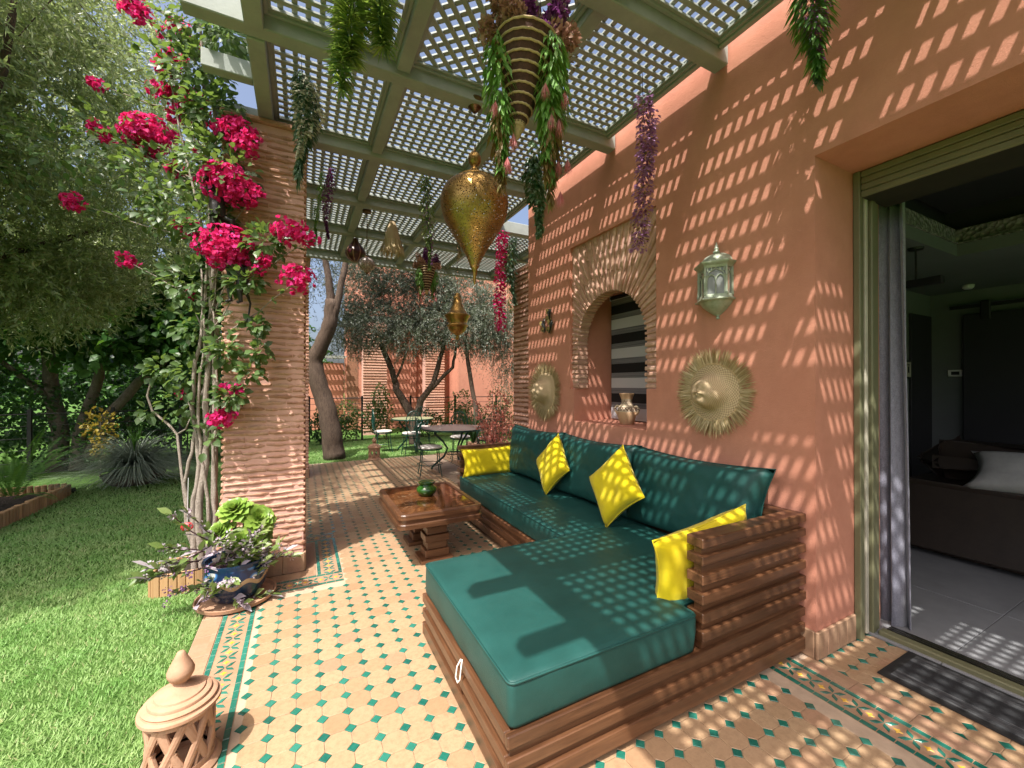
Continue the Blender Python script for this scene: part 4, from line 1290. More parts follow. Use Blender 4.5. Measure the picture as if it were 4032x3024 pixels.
b = MB(); b.lathe([(0, 0), (.058, 0), (.064, .006), (.078, .05), (.088, .09), (.090, .125), (.082, .155), (.062, .18), (.050, .198), (.047, .215), (.049, .235), (.058, .262), (.068, .285), (.070, .292), (.064, .294), (.05, .265), (.043, .235), (.04, .2)], 40)
auto_smooth(b.build('body', M['vase'], va), 60)
for s in (-1, 1):
    b = MB(); b.tube([(0, s * .070, .165), (0, s * .098, .172), (0, s * .118, .155), (0, s * .116, .125), (0, s * .098, .10), (0, s * .080, .09)], [.012, .0115, .0115, .0115, .0125, .013], 10)
    b.build('handle', M['vase'], va, True)
va.rotation_euler = (0, 0, .35)

# ------------------------------------------------------------------ striped roller blind in the niche
bl = thing('roller_blind', 'striped grey and black roller blind in the arched niche', 'blind', (3.0, AC, SZ))
n = NT('opaque_blind'); M['bl_op'] = n.done(n.bsdf((.46, .46, .48), .8, 0, .2))
n = NT('sheer_blind'); v = n.pos((1, 400, 1)); M['bl_sh'] = n.done(n.bsdf(n.ramp(n.noise(n.pos((1, 1, 260)), 1.5, 2), [(.4, (.10, .10, .11)), (.6, (.20, .20, .21))]), .8, 0, .2))
M['bl_bk'] = plain('black_blind', (.006, .006, .007), .8, .1, 10, .05)
hw = (OY1 - OY0) / 2 - .03
b = MB(); b.tube([(.0, -hw, 1.31), (.0, hw, 1.31)], .022, 12); b.build('roller', M['black_metal'], bl)
b = MB(); b.box(-.02, .02, hw, hw + .012, 1.28, 1.335, .004); b.build('bracket', plain('white_bracket', (.6, .6, .6), .5), bl)
z = .03; k = 0
while z < 1.29:
    h, m = ((.105, 'bl_op'), (.055, 'bl_sh'), (.095, 'bl_bk'), (.058, 'bl_sh'))[k % 4]
    h = min(h, 1.295 - z)
    b = MB(); b.box(-.004, .0, -hw, hw, z, z + h - .0008); b.build('stripe', M[m], bl)
    z += h; k += 1
b = MB(); b.box(-.01, .006, -hw, hw, .012, .0295, .003); b.build('bottom_bar', M['bl_op'], bl)

# ------------------------------------------------------------------ three painted wall butterflies
n = NT('painted_butterfly'); v = n.pos(obj=True)
vo = n.n('TexVoronoi'); vo.inputs['Scale'].default_value = 38; n.l(v, vo.inputs['Vector'])
M['butter'] = n.done(n.bsdf(n.ramp(vo.outputs['Distance'], [(.0, (.45, .42, .33)), (.25, (.10, .13, .16)), (.45, (.02, .02, .025)), (.7, (.30, .22, .08))]), .3, 0, .5))
for y, z, rot, lab in ((3.93, 2.30, .1, 'uppermost of three painted ceramic butterflies on the wall'), (4.05, 2.195, -.35, 'left one of the two lower painted ceramic butterflies on the wall'), (3.905, 2.165, .35, 'right one of the two lower painted ceramic butterflies on the wall')):
    t = thing('wall_butterfly', lab, 'ornament', (W - .002, y, z), group='painted butterflies on the wall')
    for s in (-1, 1):
        b = MB()
        poly = [(0, -.05), (s * .022, -.075), (s * .05, -.05), (s * .046, -.012), (s * .022, 0), (s * .052, .03), (s * .05, .072), (s * .02, .075), (0, .05)]
        if s < 0: poly = poly[::-1]
        vs = [(-.006 - abs(q[0]) * .55, q[0], q[1]) for q in poly] + [(-.001 - abs(q[0]) * .4, q[0], q[1]) for q in poly]
        m = len(poly)
        b.add(vs, [tuple(range(m - 1, -1, -1)), tuple(range(m, 2 * m))] + [(i, (i + 1) % m, m + (i + 1) % m, m + i) for i in range(m)])
        b.build('wing', M['butter'], t)
    b = MB(); b.tube([(-.012, 0, -.075), (-.016, 0, -.02), (-.016, 0, .04), (-.012, 0, .07)], [.004, .008, .009, .004], 8); b.build('body', M['black_metal'], t, True)
    t.rotation_euler = (rot, 0, 0)

# ------------------------------------------------------------------ curtain and things in the room
n = NT('grey_velvet_curtain'); v = n.pos()
M['curtain'] = n.done(n.bsdf(n.ramp(n.mix(.5, n.noise(n.pos((6, 6, 2)), 9, 4, .7), n.noise(v, 140, 4)), [(.35, (.13, .13, .17)), (.65, (.26, .26, .32))]), .8, 0, .2, n.bump(n.noise(v, 300, 2), .3, .004), Sheen_Weight=.4))
cu = thing('curtain', 'heavy grey velvet curtain gathered at the door jamb', 'curtain', (3.36, 1.17, .02))
b = MB(); n_ = 26; zs = [0, .3, .8, 1.3, 1.8, 2.3, 2.64]; vs = []
for z in zs:
    for i in range(n_ + 1):
        s = i / n_
        w_ = 1 + .18 * (1 - z / 2.64)
        x = -.05 + .045 * math.sin(s * 17 + z * .25) + .02 * math.sin(s * 7 + z)
        y = .112 - s * .15 * w_ + .010 * math.sin(s * 31)
        vs.append((x, y, z))
m = n_ + 1
b.add(vs, [(j * m + i, (j + 1) * m + i, (j + 1) * m + i + 1, j * m + i + 1) for j in range(len(zs) - 1) for i in range(n_)])
o = b.build('velvet', M['curtain'], cu, True)
sm = o.modifiers.new('thick', 'SOLIDIFY'); sm.thickness = .006
b = MB(); b.tube([(-.06, -1.5, 2.66), (-.06, .12, 2.66)], .012, 8); b.build('rod', M['black_metal'], cu)
rs = thing('room_sofa', 'dark brown sofa inside the shaded room', 'sofa', (5.25, .1, .02))
M['brown'] = plain('dark_brown_leather', (.022, .015, .011), .5, .2, 6, .2, 40)
def soft(b_, x0, x1, y0, y1, z0, z1, name, r=.05):
    q = MB(); q.box(x0, x1, y0, y1, z0, z1, r); o_ = q.build(name, M['brown'], rs, True)
    mo = o_.modifiers.new('bev', 'BEVEL'); mo.width = r * .4; mo.segments = 3
soft(b, -.42, .6, -1.6, 1.60, .05, .64, 'seat', .04)
soft(b, -.10, .5, -1.6, .70, .62, 1.04, 'backrest', .14); soft(b, -.12, .5, .72, 1.58, .62, .96, 'backrest', .14)
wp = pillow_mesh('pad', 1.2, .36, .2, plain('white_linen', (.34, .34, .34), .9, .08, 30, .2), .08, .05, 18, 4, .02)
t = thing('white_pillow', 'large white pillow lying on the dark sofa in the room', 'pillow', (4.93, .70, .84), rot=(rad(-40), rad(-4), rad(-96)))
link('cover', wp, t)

# ------------------------------------------------------------------ green metal garden furniture
def metal_chair(loc, rz, label):
    t = thing('garden_chair', label, 'chair', loc, rz, 'green metal garden chairs')
    gm = M['green_metal']
    b = MB(); b.lathe([(0, .46), (.17, .46), (.195, .466), (.20, .48), (.185, .496), (.10, .505), (0, .506)], 28); auto_smooth(b.build('seat_pad', M['white_pad'], t), 50)
    b = MB(); b.lathe([(.19, .44), (.203, .44), (.203, .458), (.19, .458), (.19, .44)], 28); b.tube([(-.19, 0, .45), (.19, 0, .45)], .008, 6); b.tube([(0, -.19, .45), (0, .19, .45)], .008, 6); b.build('seat_ring', gm, t)
    for a in (45, 135, 225, 315):
        c, s = math.cos(rad(a)), math.sin(rad(a))
        b = MB(); b.tube([(.185 * c, .185 * s, .45), (.205 * c, .205 * s, .22), (.255 * c, .255 * s, 0)], .0085, 8); b.build('leg', gm, t)
    b = MB(); b.tube([(.208 * math.cos(q * math.pi / 12), .208 * math.sin(q * math.pi / 12), .2) for q in range(25)], .006, 6, cap=False); b.build('stretcher', gm, t)
    # oval looped back on the -y side
    def oval(w, h, zc, n=28): return [(w * math.sin(2 * math.pi * i / n), -.20 - .06 * ((zc + h * math.cos(2 * math.pi * i / n)) - .5), zc + h * math.cos(2 * math.pi * i / n)) for i in range(n + 1)]
    b = MB(); b.tube(oval(.17, .23, .74), .0095, 8, cap=False); b.tube([(-.12, -.16, .45), (-.15, -.20, .62), (-.16, -.205, .68)], .009, 8); b.tube([(.12, -.16, .45), (.15, -.20, .62), (.16, -.205, .68)], .009, 8); b.build('back_frame', gm, t)
    b = MB()
    b.tube(oval(.09, .20, .745), .006, 6, cap=False); b.tube(oval(.03, .17, .74), .006, 6, cap=False)
    b.tube([(-.165, -.21, .74), (-.09, -.212, .80), (0, -.213, .82), (.09, -.212, .80), (.165, -.21, .74)], .006, 6); b.tube([(-.165, -.21, .72), (-.09, -.212, .66), (0, -.213, .64), (.09, -.212, .66), (.165, -.21, .72)], .006, 6)
    b.build('back_scroll', gm, t)
    return t
def garden_table(loc, r, label, topmat):
    t = thing('garden_table', label, 'table', loc, 0, 'round mosaic garden tables')
    b = MB(); b.lathe([(0, .725), (r, .725), (r + .008, .73), (r + .008, .75), (r - .01, .753)], 48); auto_smooth(b.build('rim', M['green_metal'], t))
    b = MB(); b.lathe([(r - .012, .740), (r - .012, .755), (r * .5, .7555), (0, .7556)], 48); b.build('mosaic_top', topmat, t)
    for i in range(3):
        a = i * 2 * math.pi / 3 + .5
        c, s = math.cos(a), math.sin(a)
        b = MB(); b.tube([(x * c * r / .6, x * s * r / .6, z) for x, z in ((.42, .725), (.36, .62), (.22, .5), (.14, .38), (.20, .24), (.34, .12), (.42, .05), (.44, 0))], .018, 8); b.build('leg', M['green_metal'], t, True)
    b = MB(); b.tube([(.17 * math.cos(q * math.pi / 12), .17 * math.sin(q * math.pi / 12), .3) for q in range(25)], .009, 6, cap=False); b.build('stretcher', M['green_metal'], t, True)
    return t
mos = plain('grey_mosaic', (.22, .20, .19), .35, .3, 60, .2, 120); mosg = plain('green_mosaic', (.26, .28, .16), .35, .3, 60, .2, 120)
garden_table((2.45, 6.98, 0), .58, 'larger round garden table with grey mosaic top behind the sofa', mos)
garden_table((2.32, 9.55, -.01), .48, 'smaller round garden table with greenish top standing on the lawn', mosg)
for (x, y, f, lab) in ((1.92, 6.72, -100, 'garden chair nearest the camera, its looped back overlapping the grey table'), (1.66, 9.62, -90, 'garden chair on the far lawn left of the greenish table'),
                       (2.15, 8.96, 0, 'garden chair with its looped back in front of the greenish table'), (2.72, 10.15, 170, 'garden chair behind the greenish table'),
                       (2.85, 7.80, 165, 'garden chair behind the grey table, beside the tall potted leaves'), (3.25, 7.35, 120, 'garden chair at the far right of the grey table'),
                       (2.62, 6.22, 5, 'garden chair with white pad between the grey table and the sofa')):
    metal_chair((x, y, 0 if y < 8.7 else -.01), rad(f), lab)
# ------------------------------------------------------------------ hanging lamps
def chain(b, x, y, z0, z1, r=.010):
    k = max(2, int((z1 - z0) / (r * 2.2)))
    for i in range(k):
        z = z0 + (z1 - z0) * (i + .5) / k; h = (z1 - z0) / k * .66
        pts = [((r * .55 * math.cos(a) if i % 2 else 0) + x, (0 if i % 2 else r * .55 * math.cos(a)) + y, z + h * math.sin(a)) for a in [q * math.pi / 5 for q in range(11)]]
        b.tube(pts, .0018, 5, cap=False)
bl_ = thing('brass_lantern', 'large pierced brass lantern shaped like an upside-down drop, hanging by a chain', 'lantern', (1.175, 2.90, 2.268))
b = MB(); b.lathe([(0, 1.318), (.018, 1.318), (.03, 1.335), (.075, 1.372), (.082, 1.39), (.078, 1.40), (0, 1.40)], 32); auto_smooth(b.build('ceiling_rose', M['bronze'], bl_))
b = MB(); chain(b, 0, 0, 1.02, 1.325, .018); b.build('chain', M['bronze'], bl_)
b = MB(); b.lathe([(.02, .905), (.03, .91), (.046, .935), (.05, .962), (.046, .985), (.03, 1.005), (.014, 1.015), (.010, 1.03), (.005, 1.04), (0, 1.042)], 28); b.build('top_ball', M['brass_f'], bl_, True)
b = MB(); b.lathe([(.034, .868), (.035, .885), (.024, .892), (.026, .905), (.02, .912)], 28); b.build('neck', M['brass'], bl_, True)
b = MB(); b.lathe([(.142, .80), (.125, .815), (.100, .828), (.07, .845), (.045, .862), (.036, .875)], 40); b.build('cap', M['brass_f'], bl_, True)
b = MB(); b.lathe([(.138, .785), (.146, .79), (.143, .805), (.136, .806)], 40); b.build('collar', M['brass'], bl_, True)
prof = [(.030, .135), (.036, .145), (.046, .175), (.062, .21), (.082, .25), (.108, .29), (.138, .335), (.172, .39), (.203, .44), (.230, .495), (.248, .55), (.257, .605), (.256, .65), (.247, .69), (.228, .73), (.20, .76), (.17, .778), (.14, .79)]
b = MB(); b.lathe(prof, 56); b.build('body', M['brass_f'], bl_, True)
b = MB(); b.lathe([(.0, .0), (.006, .004), (.008, .02), (.012, .04), (.016, .09), (.024, .12), (.034, .136), (.03, .142)], 24); b.build('tip', M['brass'], bl_, True)

b2 = thing('brass_lantern', 'smaller solid brass lantern hanging in front of the grey olive tree', 'lantern', (2.07, 5.79, 2.22))
prof = [(0, -.04), (.02, -.03), (.03, .0), (.02, .03), (.05, .045), (.105, .085), (.13, .13), (.135, .16), (.155, .165), (.158, .18), (.135, .19), (.14, .22), (.165, .28), (.19, .315), (.192, .33), (.165, .345), (.13, .375), (.095, .43), (.07, .50), (.058, .58), (.056, .61), (.035, .62), (.04, .64), (.02, .66), (0, .665)]
b = MB(); b.lathe(prof, 40); b.build('body', M['brass'], b2, True)
b = MB(); chain(b, 0, 0, .66, 1.42, .02); b.build('chain', M['bronze'], b2)

n = NT('red_striped_glass'); v = n.pos(obj=True); sep = n.n('SeparateXYZ'); n.l(v, sep.inputs[0])
ang = n.math('ARCTAN2', sep.outputs[1], sep.outputs[0])
st = n.math('GREATER_THAN', n.math('SINE', n.math('MULTIPLY', ang, 9.0)), .82)
M['redglass'] = n.done(n.bsdf(n.mix(st, (.055, .006, .010), (.30, .16, .10)), .35, 0, .5))
rl = thing('striped_lantern', 'dark red cloth lantern with pale ribs under the far pergola', 'lantern', (.695, 6.25, 3.28))
b = MB(); b.lathe([(.0, 0), (.045, .0), (.07, .012), (.115, .05), (.142, .10), (.14, .145), (.11, .20), (.07, .25), (.042, .29), (.035, .325), (.03, .335), (0, .336)], 36); b.build('shade', M['redglass'], rl, True)
b = MB(); b.tube([(0, 0, .33), (0, 0, .47)], .003, 6); b.build('cord', M['black_metal'], rl)
n = NT('mosaic_glass'); v = n.pos(obj=True); vo = n.n('TexVoronoi'); vo.inputs['Scale'].default_value = 60; n.l(v, vo.inputs['Vector'])
M['mosaic'] = n.done(n.bsdf(n.mix(.5, n.ramp(n.math('FRACT', n.math('MULTIPLY', vo.outputs['Color'], 3.7)), [(0, (.45, .38, .36)), (.5, (.30, .18, .18)), (1, (.5, .46, .42))]), n.ramp(vo.outputs['Distance'], [(.2, (.5, .42, .38)), (.6, (.10, .07, .06))])), .2, 0, .5))
gl = thing('mosaic_lamp', 'round mosaic glass lamp on a long rod under the far pergola', 'lamp', (.725, 5.33, 2.90))
b = MB(); b.lathe([(.025, .0), (.045, .028), (.082, .05), (.099, .09), (.096, .13), (.075, .165), (.045, .185)], 32); b.build('globe', M['mosaic'], gl, True)
b = MB(); b.lathe([(0, -.03), (.008, -.02), (.018, .0), (.04, .022), (.042, .03), (.02, .032)], 20); b.lathe([(.048, .18), (.05, .19), (.025, .205), (.01, .215), (0, .215)], 20); b.build('fittings', M['bronze'], gl, True)
b = MB(); b.tube([(0, 0, .2), (0, 0, .74)], .005, 6); b.lathe([(0, .735), (.05, .745), (.055, .77), (0, .772)], 20); b.build('rod', M['bronze'], gl)
stl = thing('straw_lampshade', 'fringed straw lampshade under the far pergola', 'lampshade', (1.03, 5.31, 3.12))
b = MB(); b.lathe([(.105, .20), (.09, .28), (.07, .36), (.045, .43), (.035, .46), (0, .465)], 28); b.build('shade', M['weave'], stl, True)
N = 420; a = NR.uniform(0, 2 * math.pi, N)
P = np.stack([.104 * np.cos(a), .104 * np.sin(a), np.full(N, .22)], 1)
D = np.stack([np.cos(a) * .25 + NR.normal(0, .05, N), np.sin(a) * .25 + NR.normal(0, .05, N), -np.ones(N)], 1)
V, F = leaves(P, D, np.stack([np.cos(a), np.sin(a), np.zeros(N)], 1), NR.uniform(.17, .23, N), NR.uniform(.005, .009, N), 'blade')
link('fringe', npmesh('fringe', V, F, M['l_straw']), stl)
b = MB(); b.tube([(0, 0, .46), (0, 0, .62)], .003, 5); b.build('cord', M['black_metal'], stl)

# ------------------------------------------------------------------ hanging baskets and garlands
M['l_willow'] = leafmat('bright_green_strand', [(0, (.09, .23, .03)), (.6, (.16, .36, .06)), (1, (.30, .50, .14))], .3, .4, .45, (.3, .5, .06))
M['l_autumn'] = leafmat('bronze_leaf', [(0, (.16, .09, .03)), (.6, (.24, .15, .05)), (1, (.20, .20, .05))], .3, .5, .35, (.4, .25, .06))
M['f_pink'] = leafmat('pink_tassel', [(0, (.68, .18, .18)), (1, (.78, .42, .42))], .35, .6, .2, (.8, .3, .3))
M['f_purple'] = leafmat('purple_petal', [(0, (.10, .02, .09)), (.6, (.18, .04, .16)), (1, (.30, .10, .28))], .3, .5, .3, (.4, .1, .4))
M['f_mauve'] = leafmat('lilac_petal', [(0, (.26, .10, .28)), (.6, (.36, .17, .38)), (1, (.48, .30, .50))], .3, .5, .3, (.5, .25, .5))
M['f_dusty'] = leafmat('dusty_pink_petal', [(0, (.33, .16, .12)), (.6, (.45, .25, .19)), (1, (.55, .35, .27))], .3, .5, .3, (.6, .35, .25))
M['f_yel'] = leafmat('yellow_petal', [(0, (.55, .38, .02)), (1, (.75, .60, .05))], .35, .5, .3, (.8, .6, .05))
M['f_white'] = leafmat('cream_petal', [(0, (.50, .48, .38)), (1, (.70, .68, .60))], .3, .5, .3, (.7, .7, .5))
M['l_fir'] = leafmat('dusky_green_leaf', [(0, (.04, .095, .055)), (.6, (.085, .16, .09)), (1, (.17, .26, .16))], .25, .45, .4, (.15, .3, .12))
M['l_palm'] = leafmat('green_yellow_blade', [(0, (.04, .13, .08)), (.5, (.10, .22, .08)), (.8, (.18, .32, .08)), (1, (.48, .56, .10))], .35, .4, .45, (.4, .55, .06))
M['l_ivy'] = leafmat('variegated_ivy_leaf', [(0, (.02, .08, .03)), (.6, (.04, .15, .05)), (.8, (.16, .3, .16)), (1, (.5, .58, .42))], .25, .35, .5, (.2, .4, .1))
M['coral'] = leafmat('coral_blossom', [(0, (.52, .14, .10)), (.6, (.64, .24, .18)), (1, (.70, .38, .30))], .35, .6, .2, (.8, .35, .25))
M['twine'] = plain('brown_twine', (.075, .032, .022), .85, .35, 60, .5, 260)
M['rope'] = plain('beige_rope', (.52, .38, .22), .85, .25, 60, .5, 260)
def strand(top, L, R0, n, ll, lw, down=.9, out=.55, tpl='dia', sway=.03, taper=True):
    """leaves hanging along a vertical strand"""
    t = NR.random(n)
    a = NR.uniform(0, 2 * math.pi, n)
    prof = (np.sin(np.clip(t * 1.15 + .12, 0, 1) * math.pi) ** .6 if taper else np.ones(n)) * R0
    rr_ = prof * NR.random(n) ** .6
    sx = sway * np.sin(t * 4.0 + top[0] * 9); sy = sway * np.sin(t * 3.2 + top[1] * 7)
    P = np.stack([top[0] + rr_ * np.cos(a) * .6 + sx, top[1] + rr_ * np.sin(a) * .6 + sy, top[2] - t * L], 1)
    D = np.stack([np.cos(a) * out, np.sin(a) * out, -down + NR.uniform(-.3, .3, n)], 1)
    Nn = np.stack([np.cos(a), np.sin(a), np.full(n, .6)], 1) + NR.normal(0, .35, (n, 3))
    s = NR.uniform(.7, 1.25, n)
    return leaves(P, D, Nn, ll * s, lw * s, tpl)
def cluster(c, r, n, ll, lw, tpl='oval', up=0.0):
    c = np.asarray(c, float); r = np.broadcast_to(np.asarray(r, float), (3,))
    d = rdir(n); P = c + d * r * NR.random((n, 1)) ** .45
    D = unit(d + rdir(n) * .7 + np.array([0, 0, up])); Nn = unit(d * .8 + rdir(n) * .7)
    s = NR.uniform(.7, 1.3, n)
    return leaves(P, D, Nn, ll * s, lw * s, tpl)
def tassel(c, L, R0, n=46):
    a = NR.uniform(0, 2 * math.pi, n)
    P = np.tile(np.asarray(c, float), (n, 1))
    D = np.stack([np.cos(a) * NR.uniform(0, R0 / L, n), np.sin(a) * NR.uniform(0, R0 / L, n), -np.ones(n)], 1)
    return leaves(P, D, np.stack([np.cos(a), np.sin(a), np.zeros(n)], 1), L * NR.uniform(.7, 1.05, n), .0032, 'dia')
def cone_basket(loc, s, label, seed, lean, trails):
    t = thing('hanging_basket', label, 'basket', loc, group='cone baskets with artificial flowers')
    H, R0 = .42 * s, .14 * s
    Mx = Matrix.Rotation(lean[0], 4, 'X') @ Matrix.Rotation(lean[1], 4, 'Y')
    def rad_(z): q = 1 + z / H; return R0 * (max(q, 0) ** .75 * .97 + .03)
    b = MB(); prof = []
    k = 46
    for i in range(k + 1):
        z = -H + H * i / k
        prof.append((rad_(z) + (.0025 * s if i % 2 else 0), z))
    prof += [(R0 * .9, -.005), (R0 * .5, -.02), (0, -.02)]
    b.lathe(prof, 36); b.xf(Mx); b.build('twine_cone', M['twine'], t, True)
    for i in range(11):
        z = -H * .92 + H * .9 * i / 10.0
        pts = []
        for q in range(41):
            a = 2 * math.pi * q / 40
            r = rad_(z) + .003 * s + .0012 * math.sin(a * 20)
            pts.append(Mx @ Vector((r * math.cos(a), r * math.sin(a), z + .0012 * math.cos(a * 20))))
        b = MB(); b.tube(pts, .0052 * s, 6, cap=False); b.build('rope_ring', M['rope'], t, True)
    b = MB(); b.lathe([(0, -H * 1.06), (.012 * s, -H * 1.04), (.026 * s, -H * .95), (.034 * s, -H * .88)], 14); b.xf(Mx); b.build('rope_tip', M['rope'], t, True)
    b = MB()
    for q in range(3):
        a = q * 2.09 + .4
        b.tube([(R0 * math.cos(a), R0 * math.sin(a), 0), (0, 0, .40 * s)], .0015, 4)
    b.xf(Mx); b.build('hanger', M['black_metal'], t)
    # flowers standing out of the rim
    def spray(mat, name, items):
        V, F = merge(items); link(name, npmesh(name, V, F, M[mat]), t)
    rn = random.Random(seed)
    def sprig(dx, dy, h, n, r, ll): 
        out = []
        for i in range(5):
            q = i / 4
            out.append(cluster((dx * (.5 + q * .6), dy * (.5 + q * .6), .02 * s + h * q), (r * (1.1 - .5 * q), r * (1.1 - .5 * q), r), n, ll, ll * .75, 'oval'))
        return out
    spray('f_purple', 'purple_flowers', sum([sprig(dx * s, dy * s, h * s, 90, .055 * s, .024 * s) for dx, dy, h in ((.0, .03, .26), (-.03, -.02, .22), (.13, -.05, .15), (.17, .0, .08), (.05, .08, .2))], []))
    spray('f_dusty', 'dusty_pink_flowers', sum([sprig(dx * s, dy * s, h * s, 80, .052 * s, .023 * s) for dx, dy, h in ((-.13, .02, .16), (-.11, -.06, .06), (.07, .05, .15), (.16, -.09, .0), (-.16, .06, .02))], []))
    spray('f_yel', 'yellow_flowers', [cluster((.09 * s, -.05 * s, .07 * s), .028 * s, 26, .014 * s, .010 * s), cluster((-.03 * s, .0, .10 * s), .018 * s, 14, .012 * s, .009 * s)])
    spray('l_autumn', 'dried_sprigs', [cluster((-.20 * s, .03 * s, -.06 * s), (.07 * s, .05 * s, .09 * s), 70, .02 * s, .007 * s, 'dia'), cluster((.18 * s, -.06 * s, -.06 * s), (.05 * s, .05 * s, .08 * s), 60, .018 * s, .008 * s, 'dia')])
    for (dx, dy, L, tas) in trails:
        g1 = strand((dx * s, dy * s, -.02 * s), L * s, .105 * s, 520, .068 * s, .0165 * s, 1.0, .45, 'dia', .012 * s)
        link('trailing_leaves', npmesh('trailing_leaves', *g1, M['l_willow']), t)
        g2 = strand((dx * s, dy * s, -.02 * s - L * s * .62), L * s * .55, .06 * s, 190, .055 * s, .013 * s, 1.0, .38, 'dia', .012 * s)
        link('bronze_leaves', npmesh('bronze_leaves', *g2, M['l_autumn']), t)
        for (tx, tz) in tas:
            link('pink_tassel', npmesh('pink_tassel', *tassel((0, 0, 0), .085 * s, .040 * s, 90), M['f_pink']), t, (dx * s + tx * s, dy * s - .03 * s, -tz * s))
    return t
cone_basket((1.015, 1.80, 3.235), 1.12, 'near cone basket striped in brown twine and rope with purple flowers', 3, (.05, .10),
            [(-.135, .0, .56, ((-.04, .33), (.05, .45), (.02, .56))), (.055, -.10, .52, ((-.04, .26), (.06, .26), (-.01, .38), (.03, .39))), (.125, -.02, .58, ((.0, .37), (.06, .50), (.01, .52), (.02, .66)))])
cone_basket((1.485, 5.35, 3.07), .82, 'far cone basket of brown twine hanging near the end of the pergola', 8, (0, 0),
            [(-.12, -.02, .40, ((-.03, .42), (.02, .50), (.05, .40))), (.12, .02, .38, ((.0, .38), (.03, .46)))])

def garland(name, label, top, parts):
    """parts: (material, [meshes])"""
    t = thing(name, label, 'garland', top)
    for nm, mat, items in parts:
        V, F = merge(items)
        V = V - np.asarray(top, float)
        link(nm, npmesh(nm, V, F, M[mat]), t)
    b = MB(); b.tube([(0, 0, .10), (0, 0, 0), (.01, .005, -.12)], .0022, 5); b.build('wire', M['black_metal'], t)
    return t
ZL = 3.72
tp = (.26, 2.45, 3.70)
garland('palm_garland', 'spiky green artificial palm garland hanging nearest the lattice top left', tp, [
    ('spiky_blades', 'l_palm', [strand((.25, 2.45, 3.71), .36, .11, 700, .10, .010, .55, .9, 'blade', .01), strand((.40, 2.38, 3.72), .30, .09, 460, .10, .010, .6, .8, 'blade', .01), strand((.20, 2.47, 3.42), .26, .05, 260, .09, .010, .5, .8, 'blade', .0)]),
    ('stems', 'l_fir', [strand((.25, 2.45, 3.70), .40, .03, 60, .06, .006, 1, .3, 'blade'), strand((.40, 2.38, 3.70), .30, .03, 50, .06, .006, 1, .3, 'blade')])])
tp = (.0, 3.18, 3.70)
garland('white_flower_garland', 'garland of small white flowers and grey green leaves beside the column top', tp, [
    ('leaves', 'l_fir', [strand((.0, 3.18, 3.66), .70, .13, 950, .06, .016, .9, .6), strand((.0, 3.18, 3.66), .76, .06, 220, .09, .008, 1.0, .35, 'blade')]),
    ('white_flowers', 'f_white', [strand((.01, 3.14, 3.58), .52, .16, 520, .030, .022, .3, .9, 'oval')])])
tp = (.20, 4.28, 3.70)
garland('purple_garland', 'slim garland of plum purple flowers hanging behind the column', tp, [
    ('leaves', 'l_willow', [strand((.15, 4.28, 3.52), .60, .06, 360, .04, .010, .9, .5)]), ('purple_flowers', 'f_purple', [strand((.24, 4.28, 3.58), .66, .07, 620, .024, .014, .6, .8, 'oval')])])
tp = (1.15, 4.16, 3.70)
garland('lilac_garland', 'pale green garland with small lilac flowers left of the brass lantern', tp, [
    ('leaves', 'l_trad', [strand((1.16, 4.15, 3.66), .95, .13, 760, .034, .015, .8, .8, 'oval')]), ('lilac_flowers', 'f_mauve', [strand((1.17, 4.13, 3.5), .75, .07, 160, .018, .012, .5, .8, 'oval')]), ('dark_leaves', 'l_fir', [strand((1.16, 4.15, 3.64), .85, .05, 160, .05, .012, 1.0, .3)])])
tp = (2.20, 2.20, 3.70)
garland('mauve_vine_garland', 'thin mauve flowering vine hanging in front of the wall above the arch', tp, [
    ('mauve_flowers', 'f_mauve', [strand((2.19, 2.20, 3.62), 1.15, .10, 720, .028, .018, .4, .9, 'oval', .03, False), strand((2.21, 2.18, 3.55), .55, .10, 220, .028, .018, .4, .9, 'oval', .03, False)]),
    ('dark_leaves', 'l_autumn', [strand((2.19, 2.20, 3.60), 1.1, .075, 260, .028, .015, .5, .8, 'dia', .03, False)]),
    ('purple_flowers', 'f_purple', [strand((2.19, 2.20, 3.60), 1.1, .09, 240, .024, .015, .5, .8, 'oval', .03, False)])])
tp = (2.25, 1.10, 3.70)
garland('fern_garland', 'dark green and purple fern garland hanging over the door at top right', tp, [
    ('fern_leaves', 'l_fern', [strand((2.24, 1.10, 3.62), .62, .13, 380, .085, .016, .9, .55)]), ('dark_leaves', 'l_fir', [strand((2.25, 1.11, 3.62), .66, .10, 520, .034, .012, .8, .7)]), ('purple_flowers', 'f_purple', [strand((2.24, 1.09, 3.56), .50, .11, 320, .018, .010, .5, .9)]), ('pale_flowers', 'f_mauve', [strand((2.24, 1.09, 3.5), .45, .11, 120, .016, .009, .5, .9)])])
tp = (1.83, 3.10, 3.70)
garland('ivy_garland', 'variegated ivy garland hanging near the wall behind the near basket', tp, [
    ('ivy_leaves', 'l_ivy', [strand((1.83, 3.10, 3.50), .66, .12, 520, .06, .032, .8, .7, 'oval'), strand((1.83, 3.10, 3.68), .3, .05, 60, .05, .022, .8, .7, 'oval')])])
tp = (2.30, 4.66, 3.70)
garland('red_garland', 'long red artificial blossom garland hanging at the far wall corner', tp, [
    ('red_flowers', 'f_boug', [strand((2.26, 4.68, 3.48), 1.28, .11, 900, .034, .026, .5, .9, 'oval', .03, False)]), ('dark_blades', 'l_fir', [strand((2.40, 4.62, 3.40), .85, .12, 700, .075, .011, .8, .7, 'blade')]), ('leaves', 'l_palm', [strand((2.36, 4.64, 3.35), .9, .10, 200, .07, .012, .8, .7)])])
t = thing('dried_pod_bunch', 'small bunch of dried brown pods hanging behind the large brass lantern', 'ornament', (1.72, 4.74, 3.70))
V, F = merge([tassel((0, 0, -.55 + .03 * i), .16, .10, 22) for i in range(3)])
